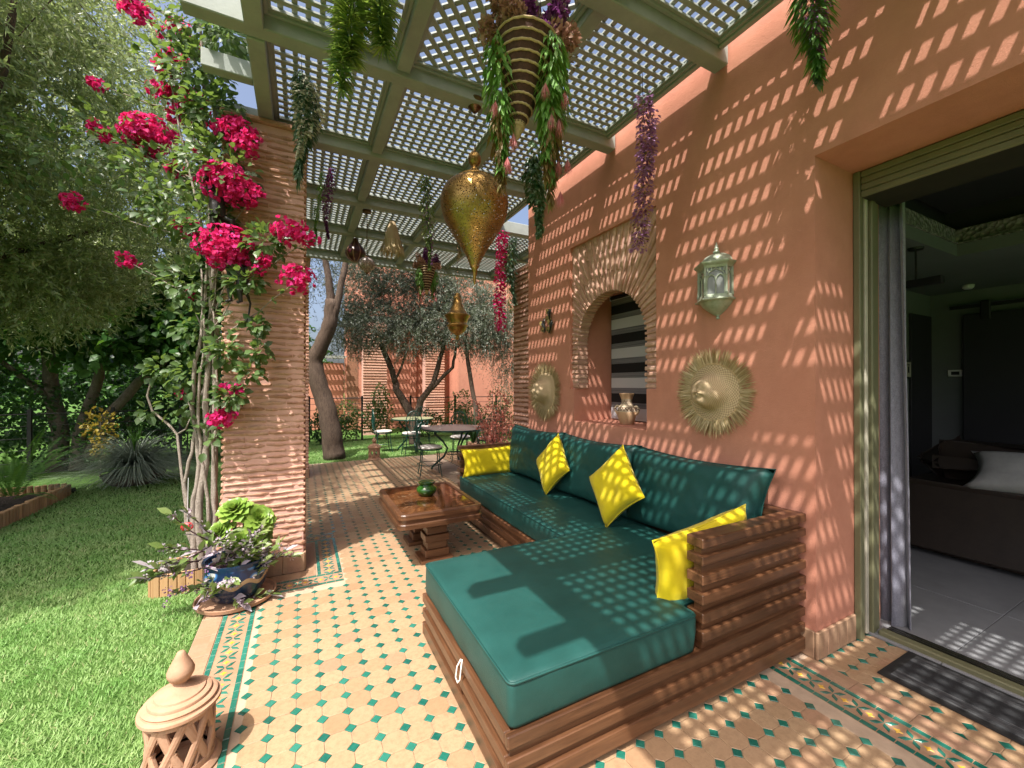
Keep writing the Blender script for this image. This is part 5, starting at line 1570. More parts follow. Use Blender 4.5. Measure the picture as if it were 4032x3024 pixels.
link('pods', npmesh('pods', V, F, M['l_autumn']), t)
b = MB(); b.tube([(0, 0, .08), (0, 0, -.55)], .003, 5); b.build('cord', M['black_metal'], t)
# ------------------------------------------------------------------ bougainvillea on the column
def wob(p0, p1, k, amp, rn):
    """a wandering path between two points"""
    p0, p1 = Vector(p0), Vector(p1); out = []
    off = Vector((0, 0, 0))
    for i in range(k + 1):
        t = i / k
        e = math.sin(math.pi * t)
        off = off * .6 + Vector((rn.uniform(-1, 1), rn.uniform(-1, 1), rn.uniform(-.4, .4))) * amp
        out.append(p0.lerp(p1, t) + off * e)
    return out
rnb = random.Random(5)
bg_ = thing('bougainvillea', 'tall bougainvillea with magenta flowers climbing the brick column', 'climber', (-.68, 3.93, 0))
bo = Vector((-.68, 3.93, 0))
def rel(pts): return [Vector(p) - bo for p in pts]
stems = [[(-.68, 3.93, -.02), (-.70, 3.93, .5), (-.66, 3.92, 1.0), (-.64, 3.90, 1.6), (-.60, 3.86, 2.3), (-.58, 3.84, 3.2), (-.62, 3.88, 4.2), (-.70, 3.9, 4.9)],
         [(-.64, 3.95, -.02), (-.60, 3.92, .6), (-.60, 3.90, 1.2), (-.58, 3.88, 1.9), (-.62, 3.86, 2.7), (-.66, 3.9, 3.6), (-.72, 3.95, 4.6)],
         [(-.72, 3.91, -.02), (-.74, 3.95, .45), (-.70, 3.93, .9), (-.75, 3.95, 1.35), (-.68, 3.9, 1.9), (-.64, 3.88, 2.5), (-.8, 3.98, 3.3), (-.95, 4.08, 4.1)],
         [(-.66, 3.90, -.02), (-.63, 3.90, .35), (-.66, 3.90, .8), (-.70, 3.90, 1.25), (-.66, 3.88, 1.8), (-.68, 3.88, 2.4)],
         [(-.61, 3.88, -.02), (-.585, 3.87, .5), (-.60, 3.86, 1.0), (-.575, 3.85, 1.55), (-.60, 3.83, 2.1)],
         [(-.70, 3.97, -.02), (-.78, 3.97, .40), (-.80, 3.98, .75), (-.73, 3.96, 1.15), (-.66, 3.94, 1.55), (-.63, 3.92, 2.2), (-.60, 3.9, 3.0)]]
for i, s in enumerate(stems):
    pts = []
    for a, c in zip(s, s[1:]): pts += wob(a, c, 5, .012, rnb)[:-1]
    pts.append(Vector(s[-1]))
    b = MB(); m = len(pts); r0 = (.030, .027, .021, .017, .016, .018)[i]
    b.tube(rel(pts), [max(.006, r0 * (1 - .72 * k / m)) * (1 + .12 * rnb.uniform(-1, 1)) for k in range(m)], 9); b.build('stem', M['bark_pale'], bg_, True)
# the bare curling branch on the left
b = MB(); pts = [(-.74, 3.95, .42), (-.80, 4.0, .60), (-.83, 4.03, .85), (-.86, 4.05, 1.12), (-.92, 4.07, 1.20), (-1.03, 4.13, 1.30), (-1.07, 4.16, 1.42), (-1.04, 4.15, 1.55), (-.95, 4.10, 1.63)]
b.tube(rel(pts), [.011, .010, .010, .009, .009, .008, .0075, .006, .004], 7); b.build('branch', M['bark_pale'], bg_, True)
b = MB(); b.tube(rel([(-.86, 4.05, 1.12), (-.80, 4.02, 1.16), (-.77, 4.0, 1.24)]), [.007, .006, .004], 6); b.build('branch', M['bark_pale'], bg_, True)
FLW = [(-1.2, 4.26, 4.54, .097), (-1.15, 4.23, 4.45, .073), (-.86, 4.09, 4.35, .061), (-.97, 4.15, 4.3, .036), (-.89, 4.1, 4.06, .085), (-1.0, 4.16, 4.04, .049), (-.93, 4.12, 3.97, .036), (-.99, 4.16, 3.84, .073), (-.91, 4.11, 3.8, .061), (-.78, 4.05, 3.75, .109), (-.87, 4.1, 3.64, .061), (-1.44, 4.39, 3.54, .061), (-1.37, 4.35, 3.47, .049), (-1.46, 4.4, 3.89, .049), (-1.09, 4.21, 3.5, .146), (-.93, 4.13, 3.46, .061), (-.89, 4.11, 3.22, .061), (-.54, 3.64, 3.38, .056), (-.41, 3.58, 3.36, .101), (-.35, 3.55, 3.27, .09), (-.49, 3.62, 2.98, .146), (-.41, 3.58, 2.92, .112), (-.62, 3.97, 3.02, .073), (-.32, 3.53, 2.9, .067), (-1.6, 4.47, 2.95, .073), (-.8, 4.06, 2.75, .085), (-.07, 3.4, 2.63, .101), (.05, 3.34, 2.57, .056), (-.48, 3.61, 3.46, .034), (-.72, 4.02, 4.16, .043), (-1.07, 4.2, 3.33, .055), (-.73, 4.03, 3.38, .036), (-.49, 3.62, 2.51, .16), (-.61, 3.97, 2.61, .10), (-.39, 3.57, 2.46, .09), (-.03, 3.39, 2.28, .101), (-.25, 3.5, 2.43, .045), (-1.23, 4.29, 2.49, .061), (-.77, 4.05, 2.23, .043), (-.52, 3.65, 1.27, .079), (-.83, 4.09, 1.45, .043), (-.42, 3.59, 1.48, .034), (-.52, 3.65, 1.48, .034), (-.28, 3.51, 2.36, .039)]
leafB, leafD = [], []
for (x, y, z, r) in FLW:
    c = Vector((x, y, z))
    # papery bracts in threes over the cluster
    k = max(8, int((85 if r < .13 else 130) * (r / .1) ** 2))
    d = rdir(k); d[:, 1] -= .35; d = unit(d)
    P0 = d * np.array([1.15, .9, .95]) * (r * 1.05 * NR.random((k, 1)) ** .5)
    out = []
    for q in range(3):
        tw = rdir(k); tn = unit(tw - d * np.sum(tw * d, 1, keepdims=True))
        a = q * 2.094
        bx = np.cross(d, tn)
        base = NR.uniform(0, 2 * math.pi, (k, 1)) * 0 + a
        dirs = unit(d * .75 + (tn * np.cos(base) + bx * np.sin(base)) * .8)
        out.append(leaves(P0, dirs, d + rdir(k) * .4, NR.uniform(.026, .042, k), NR.uniform(.024, .038, k), 'oval'))
    V, F = merge(out)
    link('flower_cluster', npmesh('flower_cluster', V, F, M['f_boug']), bg_, c - bo)
    # twig carrying the cluster
    zs = min(max(z - .25 - .3 * rnb.random(), .9), 4.6)
    st = Vector((-.63 - .03 * rnb.random(), 3.89, zs))
    L = (c - st).length
    if L < .16: continue
    pts = wob(st, c, max(3, int(L / .12)), .02, rnb)
    b = MB(); b.tube([p - bo for p in pts], [max(.002, .006 * (1 - .7 * i / len(pts))) for i in range(len(pts))], 5); b.build('twig', M['bark_pale'], bg_, True)
    for p in pts[1:]:
        for _ in range(3):
            leafB.append(p); leafD.append(Vector((rnb.uniform(-1, 1), rnb.uniform(-1, .5), rnb.uniform(-.7, .5))))
extra = [((-.46, 3.42, 3.95), .16, 60), ((-.45, 3.0, 4.1), .2, 50), ((-.60, 3.72, 4.25), .30, 110), ((-.50, 3.72, 4.5), .28, 90), ((-.66, 3.78, 3.85), .22, 90), ((-.58, 3.72, 3.55), .2, 80), ((-.62, 3.72, 3.2), .20, 70), ((-.85, 4.0, 3.9), .25, 60), ((-1.3, 4.3, 3.4), .3, 50), ((-1.7, 4.5, 3.35), .3, 36), ((-.62, 3.72, 2.7), .18, 60), ((-.75, 3.95, 2.3), .2, 60), ((-.72, 3.92, 1.95), .17, 30), ((-.74, 3.92, 1.6), .18, 34), ((-.82, 3.98, 1.35), .15, 20), ((-.50, 3.66, 1.75), .11, 30), ((-.24, 3.5, 2.55), .13, 40), ((-.36, 3.55, 2.25), .11, 30), ((-.46, 3.62, 1.42), .09, 26), ((-.95, 4.05, 1.62), .10, 24), ((-.62, 3.8, 1.1), .12, 6), ((-1.06, 4.1, 1.3), .05, 8), ((-.30, 3.58, 1.95), .07, 18), ((-.27, 3.58, 1.75), .07, 18), ((-.33, 3.6, 1.6), .08, 16), ((-2.2, 4.8, 3.25), .35, 30), ((-.45, 3.6, 3.05), .18, 40), ((-.9, 4.0, 2.85), .25, 50), ((-1.0, 4.1, 3.1), .25, 46)]
for c, r, k in extra:
    for _ in range(int(k * 3.0)):
        d = Vector(rdir(1)[0]); leafB.append(Vector(c) + d * r * RN.random() ** .4); leafD.append(d + Vector((0, -.3, -.35)))
P = np.array([tuple(p - bo) for p in leafB]); D = unit(np.array([tuple(d) for d in leafD]))
Nn = rdir(len(P)) * .7 + np.array([-.3, -.5, .7])
s = NR.uniform(.6, 1.25, len(P))
link('foliage', npmesh('foliage', *leaves(P, D, Nn, .062 * s, .048 * s, 'oval'), M['l_boug']), bg_)

# ------------------------------------------------------------------ monkey figurines hanging in the bougainvillea
M['resin'] = plain('dark_resin', (.022, .020, .019), .45, .3, 40, .3, 160)
def monkey(loc, label, rot, chains, balls, sc=1.0):
    t = thing('monkey_figurine', label, 'figurine', loc, rot=rot, group='dark monkey figurines')
    b = MB()
    for pts, rr_ in chains: b.tube([Vector(p) * sc for p in pts], [q * sc for q in rr_], 10)
    for c, r in balls: b.ball(tuple(Vector(c) * sc), tuple(q * sc for q in r), 14, 10)
    o = b.build('body', M['resin'], t, True)
    rm = o.modifiers.new('skin', 'REMESH'); rm.mode = 'VOXEL'; rm.voxel_size = .0045; rm.use_smooth_shade = True
    return t
monkey((-.545, 3.63, 2.80), 'larger dark monkey figurine hanging head-up among magenta flowers, its long arms down', (0, 0, .3),
       [([(0, 0, .10), (0, -.01, .0), (.005, -.012, -.08)], [.045, .052, .048]), ([(-.03, -.02, .07), (-.075, -.035, .14), (-.05, -.03, .23)], [.022, .017, .013]), ([(.03, -.02, .07), (.075, -.035, .13), (.06, -.02, .22)], [.022, .017, .013]),
        ([(-.02, -.01, -.07), (-.022, -.05, -.14), (-.01, -.03, -.23), (.012, -.055, -.28)], [.030, .024, .017, .013]), ([(.03, -.01, -.07), (.085, -.045, -.09), (.095, -.03, -.16), (.11, -.04, -.21)], [.030, .024, .016, .012]), ([(0, .03, -.08), (.02, .06, -.2), (.0, .05, -.34)], [.012, .009, .007])],
       [((0, -.02, .15), (.045, .045, .05)), ((0, -.06, .14), (.026, .024, .022)), ((-.045, -.01, .16), (.012, .008, .016)), ((.045, -.01, .16), (.012, .008, .016))])
monkey((-.385, 3.60, 2.24), 'smaller dark monkey figurine clinging lower on the column', (0, 0, -.7),
       [([(0, 0, .07), (0, .005, .0), (0, .0, -.06)], [.036, .044, .040]), ([(-.03, -.02, .05), (-.055, -.06, .07), (-.05, -.085, .12)], [.018, .014, .011]), ([(.03, -.02, .05), (.05, -.06, .05), (.04, -.09, .09)], [.018, .014, .011]),
        ([(-.02, -.01, -.05), (-.04, -.075, -.045), (-.045, -.055, -.12), (-.05, -.09, -.13)], [.024, .020, .014, .012]), ([(.02, -.01, -.05), (.045, -.075, -.06), (.04, -.05, -.13), (.045, -.085, -.14)], [.024, .020, .014, .012]), ([(0, .03, -.05), (.01, .06, -.12), (.02, .03, -.24), (.03, .0, -.27)], [.010, .008, .006, .005])],
       [((0, -.015, .115), (.038, .038, .042)), ((0, -.048, .108), (.022, .02, .018)), ((-.038, -.005, .125), (.010, .007, .013)), ((.038, -.005, .125), (.010, .007, .013))])
t = thing('red_wire_ball', 'little red wire ball hanging on a string beside the vine stems', 'ornament', (-.715, 3.64, .50))
b = MB()
for q in range(6):
    a = q * math.pi / 6
    b.tube([(.034 * math.cos(w_) * math.cos(a), .034 * math.cos(w_) * math.sin(a), .028 * math.sin(w_)) for w_ in [k * math.pi / 10 for k in range(21)]], .0028, 5, cap=False)
b.build('wire_ball', plain('red_wire', (.55, .02, .03), .4), t, True)
b = MB(); b.tube([(0, 0, .028), (0, .03, .34)], .0016, 4); b.build('string', plain('white_string', (.7, .7, .7), .7), t)

# ------------------------------------------------------------------ blue pot, succulent, wooden planter
n = NT('painted_blue_pot'); v = n.pos(obj=True); sep = n.n('SeparateXYZ'); n.l(v, sep.inputs[0]); z = sep.outputs[2]
ang = n.math('ARCTAN2', sep.outputs[1], sep.outputs[0])
wave = n.math('MULTIPLY', n.math('SINE', n.math('MULTIPLY', ang, 7.0)), .018)
vo = n.n('TexVoronoi'); vo.inputs['Scale'].default_value = 14; n.l(v, vo.inputs['Vector'])
patt = n.ramp(vo.outputs['Distance'], [(.28, (.50, .52, .52)), (.36, (.05, .20, .50)), (.55, (.006, .022, .07))])
inb = n.math('MULTIPLY', n.math('GREATER_THAN', z, .17), n.math('LESS_THAN', z, .24))
band_ = n.math('MULTIPLY', n.math('GREATER_THAN', n.math('ADD', z, wave), .125), n.math('LESS_THAN', n.math('ADD', z, wave), .155))
c = n.mix(inb, (.006, .024, .062), patt)
c = n.mix(band_, c, (.36, .25, .15))
M['bluepot'] = n.done(n.bsdf(c, .22, 0, .5, n.bump(n.noise(v, 40, 3), .1, .003)))
bp = thing('blue_pot', 'cobalt blue painted pot holding the succulent at the foot of the column', 'pot', (-.40, 3.46, .022))
b = MB(); b.lathe([(0, 0), (.12, 0), (.145, .02), (.175, .08), (.19, .14), (.195, .20), (.192, .24), (.200, .262), (.198, .275), (.18, .272), (.172, .24), (.12, .235), (0, .24)], 44); auto_smooth(b.build('body', M['bluepot'], bp), 50)
b = MB(); b.lathe([(.172, .238), (.1, .25), (0, .252)], 24); b.build('potting_soil', M['soil'], bp)
t = thing('clay_saucer', 'pale clay saucer under the blue pot', 'saucer', (-.40, 3.46, .001))
b = MB(); b.lathe([(0, 0), (.21, 0), (.238, .012), (.245, .036), (.236, .036), (.225, .016), (0, .014)], 44); auto_smooth(b.build('dish', M['terra'], t))
sc_ = thing('succulent', 'bright green succulent with big leaf rosettes in the blue pot', 'plant', (-.40, 3.46, .27))
def rosette(c, R0, tilt, n_=46):
    R0 = R0 * 1.12
    i = np.arange(n_); a = i * 2.39996; t_ = i / n_
    el = np.radians(80 - 85 * t_ ** .8)
    D = np.stack([np.cos(a) * np.cos(el), np.sin(a) * np.cos(el), np.sin(el)], 1)
    Nn = np.stack([-np.cos(a) * np.sin(el), -np.sin(a) * np.sin(el), np.cos(el)], 1)
    P = np.zeros((n_, 3)); P[:, 2] = -.02 * t_
    V, F = leaves(P, D, Nn, R0 * (.35 + .65 * t_), R0 * (.28 + .40 * t_), 'spoon')
    Rm = np.array(Matrix.Rotation(tilt[0], 3, 'X') @ Matrix.Rotation(tilt[1], 3, 'Y'))
    o = link('rosette', npmesh('rosette', V @ Rm.T, F, M['l_succ'], True), sc_, c)
for c, r, tl in (((-.02, .02, .36), .115, (.5, -.2)), ((.13, .0, .27), .13, (.75, .45)), ((.11, -.05, .10), .12, (1.0, .45)), ((-.10, -.02, .22), .105, (.7, -.5)), ((.03, -.08, .16), .10, (1.0, .1)), ((.05, .08, .30), .09, (-.2, .3)), ((.16, .02, .16), .10, (.6, .9))):
    rosette(c, r, tl)
    b = MB(); b.tube([(c[0] * .2, c[1] * .2, -.03), (c[0] * .6, c[1] * .6, c[2] * .55), (c[0], c[1], c[2] - .01)], [.016, .013, .011], 7); b.build('stem', M['bark_pale'], sc_, True)
V, F = merge([cluster((.10, -.03, .04), (.10, .08, .07), 60, .06, .034, 'spoon', -.6)])
link('lower_leaves', npmesh('lower_leaves', V, F, M['l_succ']), sc_)
# sprawling mauve-flowered plant in front
tr = thing('mauve_sprawling_plant', 'sprawling plant with silvery leaves and small mauve flowers in front of the blue pot', 'plant', (-.56, 3.36, .0))
rt = random.Random(9); LP, LD, SP_, SD = [], [], [], []; FP = []
for k in range(36):
    a = rt.uniform(-3.1, .6); L = rt.uniform(.16, .40); up = rt.uniform(-.1, 1.1)
    s0 = Vector((rt.uniform(-.08, .16), rt.uniform(-.04, .10), rt.uniform(.03, .42)))
    e = s0 + Vector((math.cos(a) * L, math.sin(a) * L * .6, up * L * 1.0 - .02)); e.z = max(e.z, .03)
    pts = wob(s0, e, 6, .016, rt)
    b = MB(); b.tube(pts, [.0045] * 3 + [.0035] * 4, 5); b.build('stem', plain('purple_stem', (.07, .03, .04), .6) if k == 0 else bpy.data.materials['purple_stem'], tr, True)
    for p in pts[1:]:
        for _ in range(2):
            d = (e - s0).normalized() + Vector((rt.uniform(-1, 1), rt.uniform(-1, .4), rt.uniform(-.3, .8)))
            (LP if rt.random() < .72 else SP_).append(p); (LD if len(LP) > len(LD) else SD).append(d)
    FP.append(e); FP.append(pts[4])
def lv(P_, D_, l, w, mat, nm):
    P_ = np.array([tuple(p) for p in P_]); D_ = unit(np.array([tuple(d) for d in D_])); s = NR.uniform(.7, 1.3, len(P_))
    link(nm, npmesh(nm, *leaves(P_, D_, rdir(len(P_)) * .5 + np.array([-.1, -.3, 1]), l * s, w * s, 'oval'), M[mat]), tr)
lv(LP, LD, .075, .036, 'l_trad', 'leaves'); lv(SP_, SD, .085, .032, 'l_silver', 'silver_leaves')
V, F = merge([cluster(tuple(p), .022, 14, .018, .013) for p in FP]); link('mauve_flowers', npmesh('mauve_flowers', V, F, M['l_silver']), tr)
V, F = merge([cluster((-.05 + .3 * RN.random() - .15, -.05 * RN.random(), .05 + .25 * RN.random()), .02, 10, .016, .012) for _ in range(14)]); link('purple_flowers', npmesh('purple_flowers', V, F, M['f_mauve']), tr)
wpb = thing('wooden_planter', 'small slatted wooden planter box on the lawn beside the column', 'planter', (-.77, 3.88, -.01))
for k in range(4):
    for x0, x1, y0, y1 in ((-.17, .12, -.13, -.11), (-.17, .12, .11, .13)):
        pass
for k in range(6):
    b = MB(); x = -.17 + k * .05; b.box(x + .001, x + .048, -.14, -.122, 0, .16, .004); b.build('slat', M['wood_pale'] if 'wood_pale' in M else M.setdefault('wood_pale', wood('pale_wood', 2, (.30, .16, .07), (.42, .25, .12), (.52, .34, .18), .6, 0)), wpb)
    b = MB(); y = -.12 + k * .05; b.box(-.19, -.172, y + .001, y + .048, 0, .16, .004); b.build('slat', M['wood_pale'], wpb)
    b = MB(); b.box(x + .001, x + .048, .18, .198, 0, .16, .004); b.build('slat', M['wood_pale'], wpb)
b = MB(); b.box(-.17, .13, -.12, .178, 0, .10); b.build('planter_soil', M['soil'], wpb)

# ------------------------------------------------------------------ left garden: grass, bed, fern, bowl, shrub
def grass_pts(x0, x1, y0, y1, dens):
    n_ = int((x1 - x0) * (y1 - y0) * dens)
    return np.stack([NR.uniform(x0, x1, n_), NR.uniform(y0, y1, n_), np.full(n_, -.014)], 1)
G = [(grass_pts(-1.6, -.575, 1.5, 2.6, 15000), 1.0, .0042), (grass_pts(-2.4, -.575, 2.6, 4.4, 9500), 1.05, .0052), (grass_pts(-3.3, -.575, 4.4, 6.4, 4600), 1.15, .007), (grass_pts(-4.5, -.6, 6.4, 9.4, 2200), 1.3, .010), (grass_pts(-.5, 5.5, 8.76, 11.8, 1600), 1.3, .011), (grass_pts(-5, -2.4, 3.0, 6.0, 1500), 1.2, .009)]
out = []
for P, hs, w_ in G:
    n_ = len(P)
    keep = ~((P[:, 0] < -2.84) & (P[:, 1] > 5.9))
    P = P[keep]; n_ = len(P)
    lean = .95 + .5 * np.sin(P[:, 0] * 9 + 3 * np.sin(P[:, 1] * 7)) * .5
    a = NR.uniform(0, 2 * math.pi, n_)
    D = np.stack([np.cos(a) * lean * NR.uniform(.3, 1.3, n_), np.sin(a) * lean * NR.uniform(.3, 1.3, n_) - .15, np.ones(n_)], 1)
    out.append(leaves(P, D, rdir(n_) * .4 + np.array([0, -.8, .6]), NR.uniform(.018, .034, n_) * hs, w_ * NR.uniform(.7, 1.2, n_), 'blade'))
V, F = merge(out)
gr = link('grass', npmesh('grass', V, F, M['grass'])); setp(gr, 'short bright green lawn grass beside the tiled terrace', 'grass', None, 'stuff')

bed = thing('planting_bed', 'dark planting bed edged with upright log sections at the left', 'bed', (-3.4, 6.9, 0))
b = MB(); b.box(-3.0, .55, -.95, 1.15, -.1, .05); b.build('bed_soil', M['soil'], bed)
k = 0
for x, y in [(.57, -.98 + .062 * i) for i in range(31)] + [(.57 - .065 * (i + 1), .94) for i in range(10)]:
    b = MB(); h = .15 + RN.uniform(-.008, .008)
    b.lathe([(.031, -.05), (.031, h - .006), (.026, h), (0, h + .001)], 10); b.build('log_section', M['wood_pale'], bed, loc=(x + RN.uniform(-.004, .004), y, 0))
def fern(loc, label, n_, L, seed):
    t = thing('fern', label, 'plant', loc); rn = random.Random(seed)
    for k in range(n_):
        a = rn.uniform(0, 2 * math.pi); Lk = L * rn.uniform(.6, 1.1); el = rn.uniform(.5, 1.35)
        pts = []
        for i in range(15):
            q = i / 14
            pts.append((math.cos(a) * math.cos(el) * Lk * q * (1 + .3 * q), math.sin(a) * math.cos(el) * Lk * q * (1 + .3 * q), Lk * (math.sin(el) * q - .45 * q * q * (1.4 - el * .6)) + .02))
        pts = np.array(pts); T = np.gradient(pts, axis=0); T = unit(T)
        idx = np.linspace(1.5, 13.8, 40); Pm = np.stack([np.interp(idx, np.arange(15), pts[:, c_]) for c_ in range(3)], 1); Tm = unit(np.stack([np.interp(idx, np.arange(15), T[:, c_]) for c_ in range(3)], 1))
        S = unit(np.cross(Tm, np.array([0, 0, 1.0]))); U = np.cross(S, Tm)
        env = np.sin(np.linspace(.12, 1, 40) * math.pi) ** .6
        g_ = merge([leaves(Pm, unit(S * sg + Tm * .35 - U * .1), U, .075 * env + .008, .014 + 0 * env, 'dia') for sg in (-1, 1)])
        link('frond', npmesh('frond', *g_, M['l_fern']), t)
    return t
fern((-3.15, 7.3, .05), 'arching green fern growing in the bed at the left edge', 19, 1.25, 3)
fern((-3.75, 6.9, .05), 'second fern at the far left, partly cut by the frame', 12, .8, 6)
bw = thing('clay_bowl', 'wide grey clay bowl on the shaded lawn', 'bowl', (-2.27, 8.25, -.01))
b = MB(); b.lathe([(0, 0), (.2, 0), (.27, .03), (.345, .10), (.38, .17), (.372, .18), (.345, .17), (0, .15)], 40); auto_smooth(b.build('shell', plain('grey_clay', (.19, .155, .13), .9, .2, 10, .3, 60), bw))
sp = thing('spiky_grass_plant', 'dome of drooping blue green blades growing in the wide clay bowl', 'plant', (-2.27, 8.25, .15))
N = 1100; a = NR.uniform(0, 2 * math.pi, N); el = NR.uniform(.0, 1.2, N) ** 1.0; L = NR.uniform(.65, 1.12, N)
segs = 5; out_V = []; out_F = []
q = np.linspace(0, 1, segs + 1)
S = np.stack([-np.sin(a), np.cos(a), np.zeros(N)], 1)
rows = []
for qq in q:
    r_ = np.cos(el) * L * qq * (1 + .15 * qq); h_ = np.sin(el) * L * qq - (.34 + .25 * np.cos(el)) * L * qq ** 2.2
    C_ = np.stack([np.cos(a) * r_, np.sin(a) * r_, np.maximum(h_ + .12, .0)], 1); w_ = .011 * (1 - qq * .9)
    rows.append((C_ + S * w_, C_ - S * w_))
V = np.stack([p for r in rows for p in r], 1)
m = 2 * (segs + 1); F = []
for j in range(segs): F.append(np.stack([np.arange(N) * m + 2 * j + k_ for k_ in (0, 1, 3, 2)], 1))
link('blades', npmesh('blades', V.reshape(-1, 3), np.concatenate(F), M['l_agave']), sp)
N = 60; a = NR.uniform(0, 6.283, N); D = np.stack([np.cos(a) * .25, np.sin(a) * .25, np.ones(N)], 1)
link('young_blades', npmesh('young_blades', *leaves(np.zeros((N, 3)) + np.array([0, 0, .35]), D, rdir(N), NR.uniform(.25, .45, N), .012, 'blade'), M['l_fern']), sp)
sh = thing('yellow_shrub', 'small shrub with yellow leaves in front of the shaded tree trunks', 'shrub', (-2.95, 9.15, -.01))
V, F = merge([cluster((0, 0, .85), (.22, .2, .32), 190, .06, .04), cluster((.05, 0, .5), (.18, .15, .2), 70, .06, .04)]); link('yellow_leaves', npmesh('yellow_leaves', V, F, leafmat('golden_leaf', [(0, (.20, .15, .02)), (1, (.40, .30, .04))], .3)), sh)
b = MB(); b.tube([(0, 0, 0), (.02, 0, .4), (0, 0, .9)], [.014, .010, .006], 6); b.build('stem', M['bark_fig'], sh)
V, F = merge([cluster((0, 0, .6), (.28, .25, .5), 160, .06, .03)]); link('green_leaves', npmesh('green_leaves', V, F, M['l_hedge']), sh)
# coral blossom bush behind the sofa
cb = thing('coral_blossom_plant', 'bush of coral pink artificial blossoms behind the far sofa arm', 'plant', (2.38, 5.08, 0))
b = MB(); b.lathe([(0, 0), (.13, 0), (.17, .1), (.18, .25), (.17, .27), (0, .25)], 28); auto_smooth(b.build('planter', M['terra'], cb))
CP = []; rc = random.Random(4)
for k in range(22):
    a = rc.uniform(0, 6.28); L = rc.uniform(.6, 1.2); rr_ = rc.uniform(.05, .30)
    e = Vector((math.cos(a) * rr_, math.sin(a) * rr_, .2 + L)); pts = wob((0, 0, .2), e, 6, .03, rc)
    b = MB(); b.tube(pts, .004, 5); b.build('stem', M['bark_fig'], cb, True)
    for p in pts[2:]: CP += [p + Vector((rc.uniform(-.06, .06), rc.uniform(-.06, .06), rc.uniform(-.06, .06))) for _ in range(3)]
V, F = merge([cluster(tuple(p), .026, 8, .026, .024) for p in CP]); link('blossoms', npmesh('blossoms', V, F, M['coral']), cb)
lp = thing('blade_leaf_plant', 'potted plant with tall blade leaves beyond the grey table', 'plant', (3.35, 8.35, 0))
b = MB(); b.lathe([(0, 0), (.12, 0), (.16, .25), (.15, .27), (0, .25)], 24); auto_smooth(b.build('planter', M['terra'], lp))
N = 40; a = NR.uniform(0, 6.283, N); D = np.stack([np.cos(a) * .45, np.sin(a) * .45, np.ones(N)], 1)
link('blades', npmesh('blades', *leaves(np.zeros((N, 3)) + np.array([0, 0, .25]), D, rdir(N), NR.uniform(.5, .9, N), .045, 'blade'), M['l_hedge']), lp)
# ------------------------------------------------------------------ trees
def limb(b, pts, r0, r1, rn, n=10, sub_=4, amp=.02):
    out = []
    for a, c in zip(pts, pts[1:]): out += wob(a, c, sub_, amp, rn)[:-1]
    out.append(Vector(pts[-1])); m = len(out)
    b.tube(out, [(r0 + (r1 - r0) * (i / (m - 1)) ** .8) * (1 + .05 * rn.uniform(-1, 1)) for i in range(m)], n)
def tree(name, label, base, limbs, crown, mat, bark, nt, nl, L, W_, tl=.3, sag=.3, cat='tree', spread=.9, shell=.3, tpl='dia'):
    """limbs: (points, r0, r1) relative to base; crown: (centres, radii)"""
    t = thing(name, label, cat, base); rn = random.Random(sum(map(ord, label)))
    for i, (pts, r0, r1) in enumerate(limbs):
        b = MB(); limb(b, pts, r0, r1, rn); b.build('trunk' if i == 0 else 'branch', M[bark], t, True)
    P, d = blob_pts(nt, crown[0], crown[1], shell)
    D = unit(d * .7 + rdir(nt) * .9 + np.array([0, 0, -.15]))
    V, F = twigs(P, D, tl * NR.uniform(.6, 1.3, nt), nl, L, W_, sag, spread, tpl)
    link('crown', npmesh('crown', V, F, M[mat]), t)
    # a few bare twigs that show between the leaves
    b = MB()
    for i in range(min(160, nt // 40)):
        p = Vector(P[i]); q = p + Vector(D[i]) * tl * 1.4
        b.tube([p - Vector(D[i]) * tl, p, q], [.006, .004, .002], 4, cap=False)
    setp(b.build('twig_mass', M[bark], t), kind='stuff')
    return t
# grey olive hanging over the lawn on the left
tree('olive_tree', 'large grey green olive tree filling the upper left above the lawn', (-3.9, 6.2, -.03),
     [([(0, 0, 0), (.1, -.1, .8), (.35, -.3, 1.6), (.5, -.5, 2.6)], .16, .10), ([(.4, -.35, 1.8), (1.0, -.7, 2.7), (1.6, -1.3, 3.6), (2.0, -1.8, 4.4)], .075, .02), ([(.5, -.5, 2.5), (.3, -1.3, 3.4), (.2, -2.0, 4.2)], .07, .02), ([(.45, -.45, 2.3), (1.3, .3, 3.1), (2.2, .7, 3.8)], .06, .015), ([(.3, -.3, 1.5), (-.6, .1, 2.5), (-1.2, .3, 3.6)], .07, .02)],
     ([(.9, -1.3, 3.9), (.2, -.4, 3.4), (1.7, -.2, 4.3), (-1.0, -.4, 3.4), (.1, -2.0, 4.4), (1.5, -1.3, 4.9), (.3, .3, 2.7), (-.2, -.9, 2.6), (1.5, .7, 3.4), (.4, -1.2, 5.2), (-1.5, -1.6, 4.3),
       (.2, -3.0, 4.3), (-.6, -3.2, 4.7), (.9, -2.6, 4.9), (-1.8, -3.0, 4.6), (.1, -2.9, 5.0), (-.5, -3.0, 4.3), (-1.2, -2.6, 4.9), (-.8, -2.2, 3.8), (1.2, .4, 2.7), (.9, 1.2, 3.0)],
      [(1.1, 1.0, .9), (1.2, 1.0, .9), (1.2, 1.1, 1.0), (1.2, 1.1, 1.1), (1.1, .9, 1.0), (1.0, 1.0, .9), (.9, .7, .5), (1.0, .7, .5), (1.0, .9, .8), (1.3, 1.1, .9), (1.2, 1.1, 1.1),
       (1.0, .9, .8), (1.0, .9, .8), (1.0, .9, .8), (1.1, 1.0, .9), (1.0, .9, .8), (1.0, .9, .8), (1.1, .9, .8), (1.0, .9, .8), (.8, .8, .5), (.9, .8, .6)]),
     'l_olive', 'bark', 15500, 22, .074, .0185, .36, .35)
